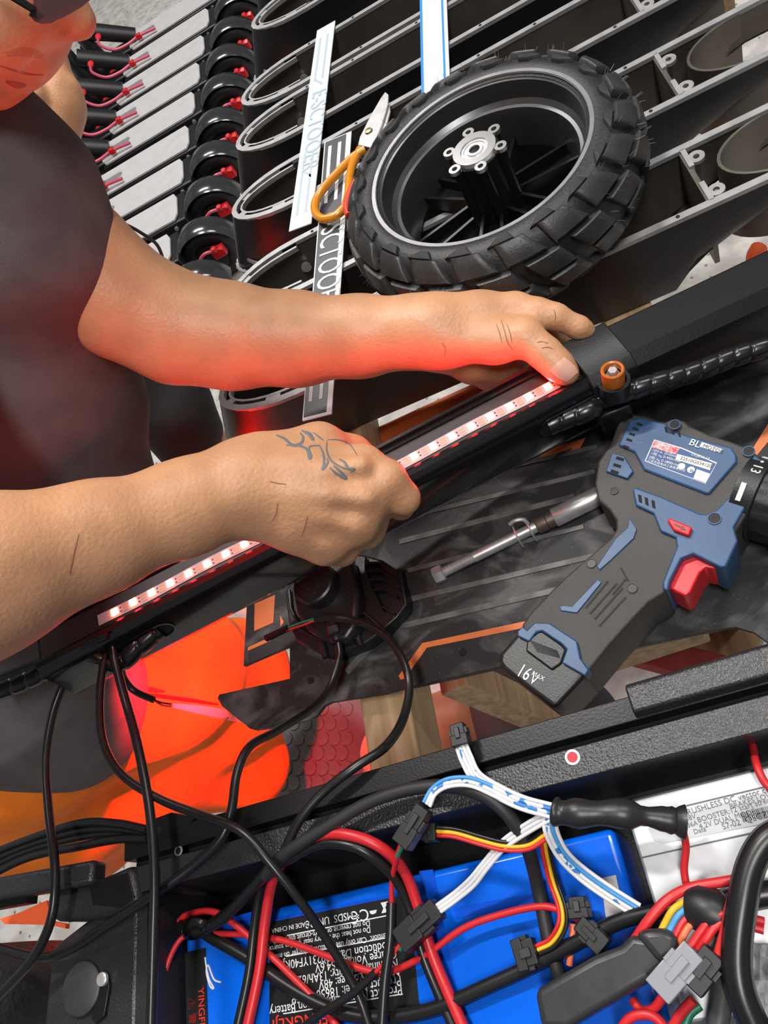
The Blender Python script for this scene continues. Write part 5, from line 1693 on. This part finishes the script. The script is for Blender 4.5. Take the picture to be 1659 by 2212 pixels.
for dy in (0, 5):
    put('bare_wire', MB().tube(smooth_path([U(330, 1511, .775), U(350, 1518 + dy, .774), U(370, 1521 + dy, .773)]), .0008, 6).mesh('bare_wire'), CABLE if dy == 0 else REDW, fr)

# --- second worker far behind
man2 = thing('person', 'second worker crouching behind, only a raised fist and dark trousers in view', 'person', (-.75, .95, 0))
B2 = chain([P(135, 520, 1.27, 52), P(125, 420, 1.29, 46), P(114, 320, 1.32, 39), P(112, 275, 1.33, 42)], .02)
B2 += chain([P(112, 275, 1.33, 42), P(122, 230, 1.335, 46), P(116, 185, 1.34, 40)], .02)
for i, (x, y) in enumerate(((150, 188), (158, 205), (158, 225), (148, 243))):
    B2 += chain([P(x - 22, y - 4, 1.32, 17), P(x, y, 1.325, 15), P(x - 8, y + 6, 1.35, 13)], .008)
B2 += chain([P(120, 175, 1.34, 26), P(126, 135, 1.34, 17), P(127, 102, 1.34, 11)], .008)
B2 += chain([P(92, 225, 1.32, 24), P(78, 205, 1.30, 17), P(74, 190, 1.30, 14)], .008)
B2 += chain([P(135, 520, 1.27, 52), P(60, 640, 1.33, 60), P(150, 760, 1.30, 60), P(330, 840, 1.15, 50), P(436, 890, 1.18, 24), P(470, 960, 1.24, 26)], .02)
me2, _, _ = sdf_mesh('body', B2, .0045, .015)
put('body', me2, SKIN, man2)
T2 = chain([P(60, 640, 1.33, 110), P(200, 780, 1.25, 125), P(300, 820, 1.16, 95), P(385, 872, 1.13, 68), P(400, 950, 1.16, 62), P(430, 1040, 1.25, 60)], .03)
t2me, _, _ = sdf_mesh('trousers', T2, .007, .02, wrinkle=fold((.2, .7, .6), (.5, .5, .5), .005, 40))
put('trousers', t2me, mat('black_trousers', (.012, .012, .013), .8), man2)
BLP = mat('blue_plastic', lin((20, 80, 200)), .35)
tl = put('blue_tool', MB().tube([V(128, 74, 1.33), V(128, 96, 1.33)], .010, 10).mesh('blue_tool'), BLP)
tag(tl, 'blue tool tip showing above the raised fist behind the worker', 'tool')
tl = put('blue_box_cutter', MB().beam(V(40, 205, 1.24), V(56, 242, 1.24), .022, .016).mesh('blue_handle'), BLP, bevel=.003)
tag(tl, 'blue plastic handle between the collar and the forearm behind', 'handle')

# --- somebody's knee below the table
man3 = thing('person', 'person squatting below, bare knee under grey shorts seen past the timber', 'person', V(960, 1640, 1.45))
man3.location.z = 0
B3 = chain([P(1150, 1570, 1.14, 80), P(1000, 1570, 1.13, 78), P(925, 1592, 1.14, 74), P(850, 1628, 1.18, 62), P(835, 1680, 1.30, 44), P(840, 1720, 1.40, 36), P(800, 1725, 1.41, 30)], .02)
me3, _, _ = sdf_mesh('body', B3, .005, .02)
put('body', me3, SKIN, man3)
T3 = chain([P(1220, 1575, 1.14, 120), P(1110, 1555, 1.13, 104), P(1078, 1555, 1.13, 96)], .02)
t3me, _, _ = sdf_mesh('shorts', T3, .006, .02, wrinkle=fold((.7, .3, .3), (.3, .5, .6), .003, 60))
put('shorts', t3me, mat('grey_shorts', (.075, .075, .08), .85, bump=.2, bscale=600), man3)
# ------------------------------------------------------------------ scooters standing behind
PALE = mat('pale_deck_mat', (.52, .51, .52), .55, var=.04, vscale=30)
SBLK = mat('scooter_black', (.014, .014, .015), .4)
SRD = mat('scooter_red', lin((205, 30, 35)), .35)
PINK = mat('pink_red_hose', lin((205, 80, 105)), .4)
SILV = mat('glossy_dark_fender', (.10, .105, .11), .18, metal=.7)


def scooter():
    t = thing('electric_scooter', '', 'scooter')

    def p(nm, mb, m, **k):
        return put(nm, mb.mesh(nm), m, t, world=False, **k)
    w = .056
    dk = [(-.36, -w * .5), (-.345, -w), (-.02, -w), (-.01, -w * .6), (-.01, w * .6), (-.02, w), (-.345, w), (-.36, w * .5)]
    p('deck_pad', MB().prism([(x, y, .160) for x, y in dk], (0, 0, -.008)), PALE, bevel=.002)
    p('deck_frame', MB().box((-.175, 0, .118), .185, .059, .033), SBLK, bevel=.004)
    sl_ = [(-.335 + .01 * math.cos(a), .012 * math.sin(a)) for a in [math.pi / 2 + math.pi * i / 8 for i in range(9)]] + [(-.262 + .01 * math.cos(a), .012 * math.sin(a)) for a in [-math.pi / 2 + math.pi * i / 8 for i in range(9)]]
    p('deck_slot', MB().prism([(x, y + .005, .1606) for x, y in sl_], (0, 0, -.0012)), mat('slot_grey', (.20, .21, .22), .6))
    p('rear_tyre', MB().lathe([(.056 + .027 * math.cos(R_(a)), .025 * math.sin(R_(a))) for a in range(-180, 181, 24)], (.072, 0, .083), (0, 1, 0), 28, cap=False), RUBBER)
    p('rear_rim', MB().lathe([(.012, .018), (.046, .014), (.046, -.014), (.012, -.018)], (.072, 0, .083), (0, 1, 0), 24), SBLK)
    p('brake_disc', MB().lathe([(.018, -.0015), (.042, -.0015), (.042, .0015), (.018, .0015)], (.072, -.030, .083), (0, 1, 0), 24), mat('disc_dark', (.05, .05, .052), .3, metal=.8))
    rings = []
    for i in range(15):
        a = R_(15 + 150 * i / 14)
        rings.append([(.072 - r * math.cos(a), y, .083 + r * math.sin(a)) for r, y in ((.088, -.034), (.094, -.026), (.096, 0), (.094, .026), (.088, .034), (.092, 0))])
    p('fender', MB().loft(rings), SILV)
    cal = p('brake_caliper', MB().box((.105, -.042, .105), .019, .010, .014), SRD, bevel=.003)
    put('caliper_piston', MB().lathe([(.008, 0), (.008, .010), (.006, .012)], (.100, -.046, .116), (0, -.3, 1), 12).lathe([(.006, 0), (.006, .008)], (.118, -.046, .112), (0, -.6, 1), 10).mesh('caliper_piston'), SRD, cal, world=False)
    p('brake_hose', MB().tube(smooth_path([(.098, -.048, .118), (.070, -.052, .124), (.046, -.052, .108), (.038, -.050, .075)]), .0045, 8), PINK)
    p('fender_bolt', MB().lathe([(.006, 0), (.006, .005)], (-.03, -.0585, .135), (0, -1, 0), 8), STEEL)
    p('neck_tube', MB().tube([(-.325, 0, .168), (-.46, 0, .262)], [.024, .028], 16), SBLK)
    p('head_tube', MB().tube([(-.475, 0, .10), (-.485, 0, .30), (-.492, 0, .40)], [.026, .024, .018], 14), SBLK)
    p('neck_bracket', MB().box((-.395, 0, .130), .05, .040, .028), SBLK, bevel=.006)
    p('fork', MB().box((-.515, -.035, .15), .012, .006, .07).box((-.515, .035, .15), .012, .006, .07), SBLK)
    p('front_tyre', MB().lathe([(.056 + .027 * math.cos(R_(a)), .025 * math.sin(R_(a))) for a in range(-180, 181, 24)], (-.52, 0, .083), (0, 1, 0), 28, cap=False), RUBBER)
    lt = p('folding_latch', MB().box((-.44, -.045, .125), .030, .010, .008), SRD, bevel=.003)
    p('hose_cap', MB().lathe([(.011, 0), (.012, .006), (.008, .010)], (-.425, -.030, .235), (0, -.5, 1), 12), SRD)
    p('hose_clip', MB().box((-.305, -.040, .176), .009, .007, .009), SRD, bevel=.002)
    p('throttle_hose', MB().tube(smooth_path([(-.425, -.036, .240), (-.432, -.050, .222), (-.40, -.058, .190), (-.35, -.050, .178), (-.305, -.040, .177), (-.24, -.045, .172)]), .0048, 8), PINK)
    p('bracket_bolt', MB().lathe([(.007, 0), (.007, .005), (.004, .007)], (-.385, -.041, .125), (0, -1, 0), 8).lathe([(.006, 0), (.006, .005)], (-.415, -.041, .110), (0, -1, 0), 8), STEEL)
    return t


GS = 'row of pale decked scooters parked behind'
sc0 = scooter()
ys = [1.615, 1.768, 1.922, 2.066, 2.210, 2.367, 2.510, 2.652, 2.80, 2.95]
nm_ = ['nearest', 'second', 'third', 'fourth', 'fifth', 'sixth', 'seventh', 'eighth', 'ninth', 'farthest']
for i, y in enumerate(ys):
    xr_ = -.665 - .165 * (2.7 - y) - .03
    lb = ('%s of the pale decked black scooters parked behind, counted from the worker\'s elbow' % nm_[i])
    if i == 0:
        sc0.location = (xr_, y, 0)
        sc0['label'], sc0['group'] = lb, GS
    else:
        tree_copy(sc0, (xr_, y, 0), lb, GS)
cable('cable', 'thin black cable hanging behind the upper arm in front of the pale decks', [V(140, 335, 1.5), (V(200, 370, 1.5)), V(222, 420, 1.5), V(250, 470, 1.5), V(300, 500, 1.5), V(340, 530, 1.5), V(358, 580, 1.5)], .003, CABLE)

# ------------------------------------------------------------------ things low under the table
hk_ = put('orange_hook', MB().tube(smooth_path([U(1640, 535, .3), U(1630, 556, .3), U(1640, 576, .3), U(1665, 582, .3), U(1690, 560, .3)]), .012, 12).mesh('orange_hook', 60), mat('orange_red', (1, .3, .1)))
tag(hk_, 'orange plastic hook at the right edge above the floor', 'hook')
mt = thing('rubber_mat', 'grey studded rubber mat on the floor left of the pine crossbeam', 'mat', U(690, 1620, .0))
q = [U(560, 1480, .012), U(790, 1470, .012), U(800, 1800, .012), U(560, 1830, .012)]
put('sheet', MB().prism(q, (0, 0, -.012)).mesh('sheet'), mat('grey_rubber_mat', (.12, .12, .125), .6, var=.1), mt)
sm_ = MB().lathe([(.013, 0), (.012, .003), (.0005, .003)], n=14).mesh('stud')
sm_.materials.append(mat('grey_rubber_mat', (0, 0, 0)))
for i in range(6):
    for j in range(8):
        x, y = 610 + i * 26 + (j % 2) * 10, 1500 + j * 32
        o = bpy.data.objects.new('stud', sm_)
        COL.objects.link(o)
        o.parent = mt
        o.location = U(x, y, .012) - mt.location

# ------------------------------------------------------------------ hall
PLASTER = mat('hall_plaster', (.16, .16, .165), .8)
struct('ceiling', MB().box((0, 1.5, 3.62), 4, 4.5, .02).mesh('ceiling'), PLASTER)
struct('wall_back', MB().box((0, 6.02, 1.8), 4, .02, 1.8).mesh('wall_back'), PLASTER)
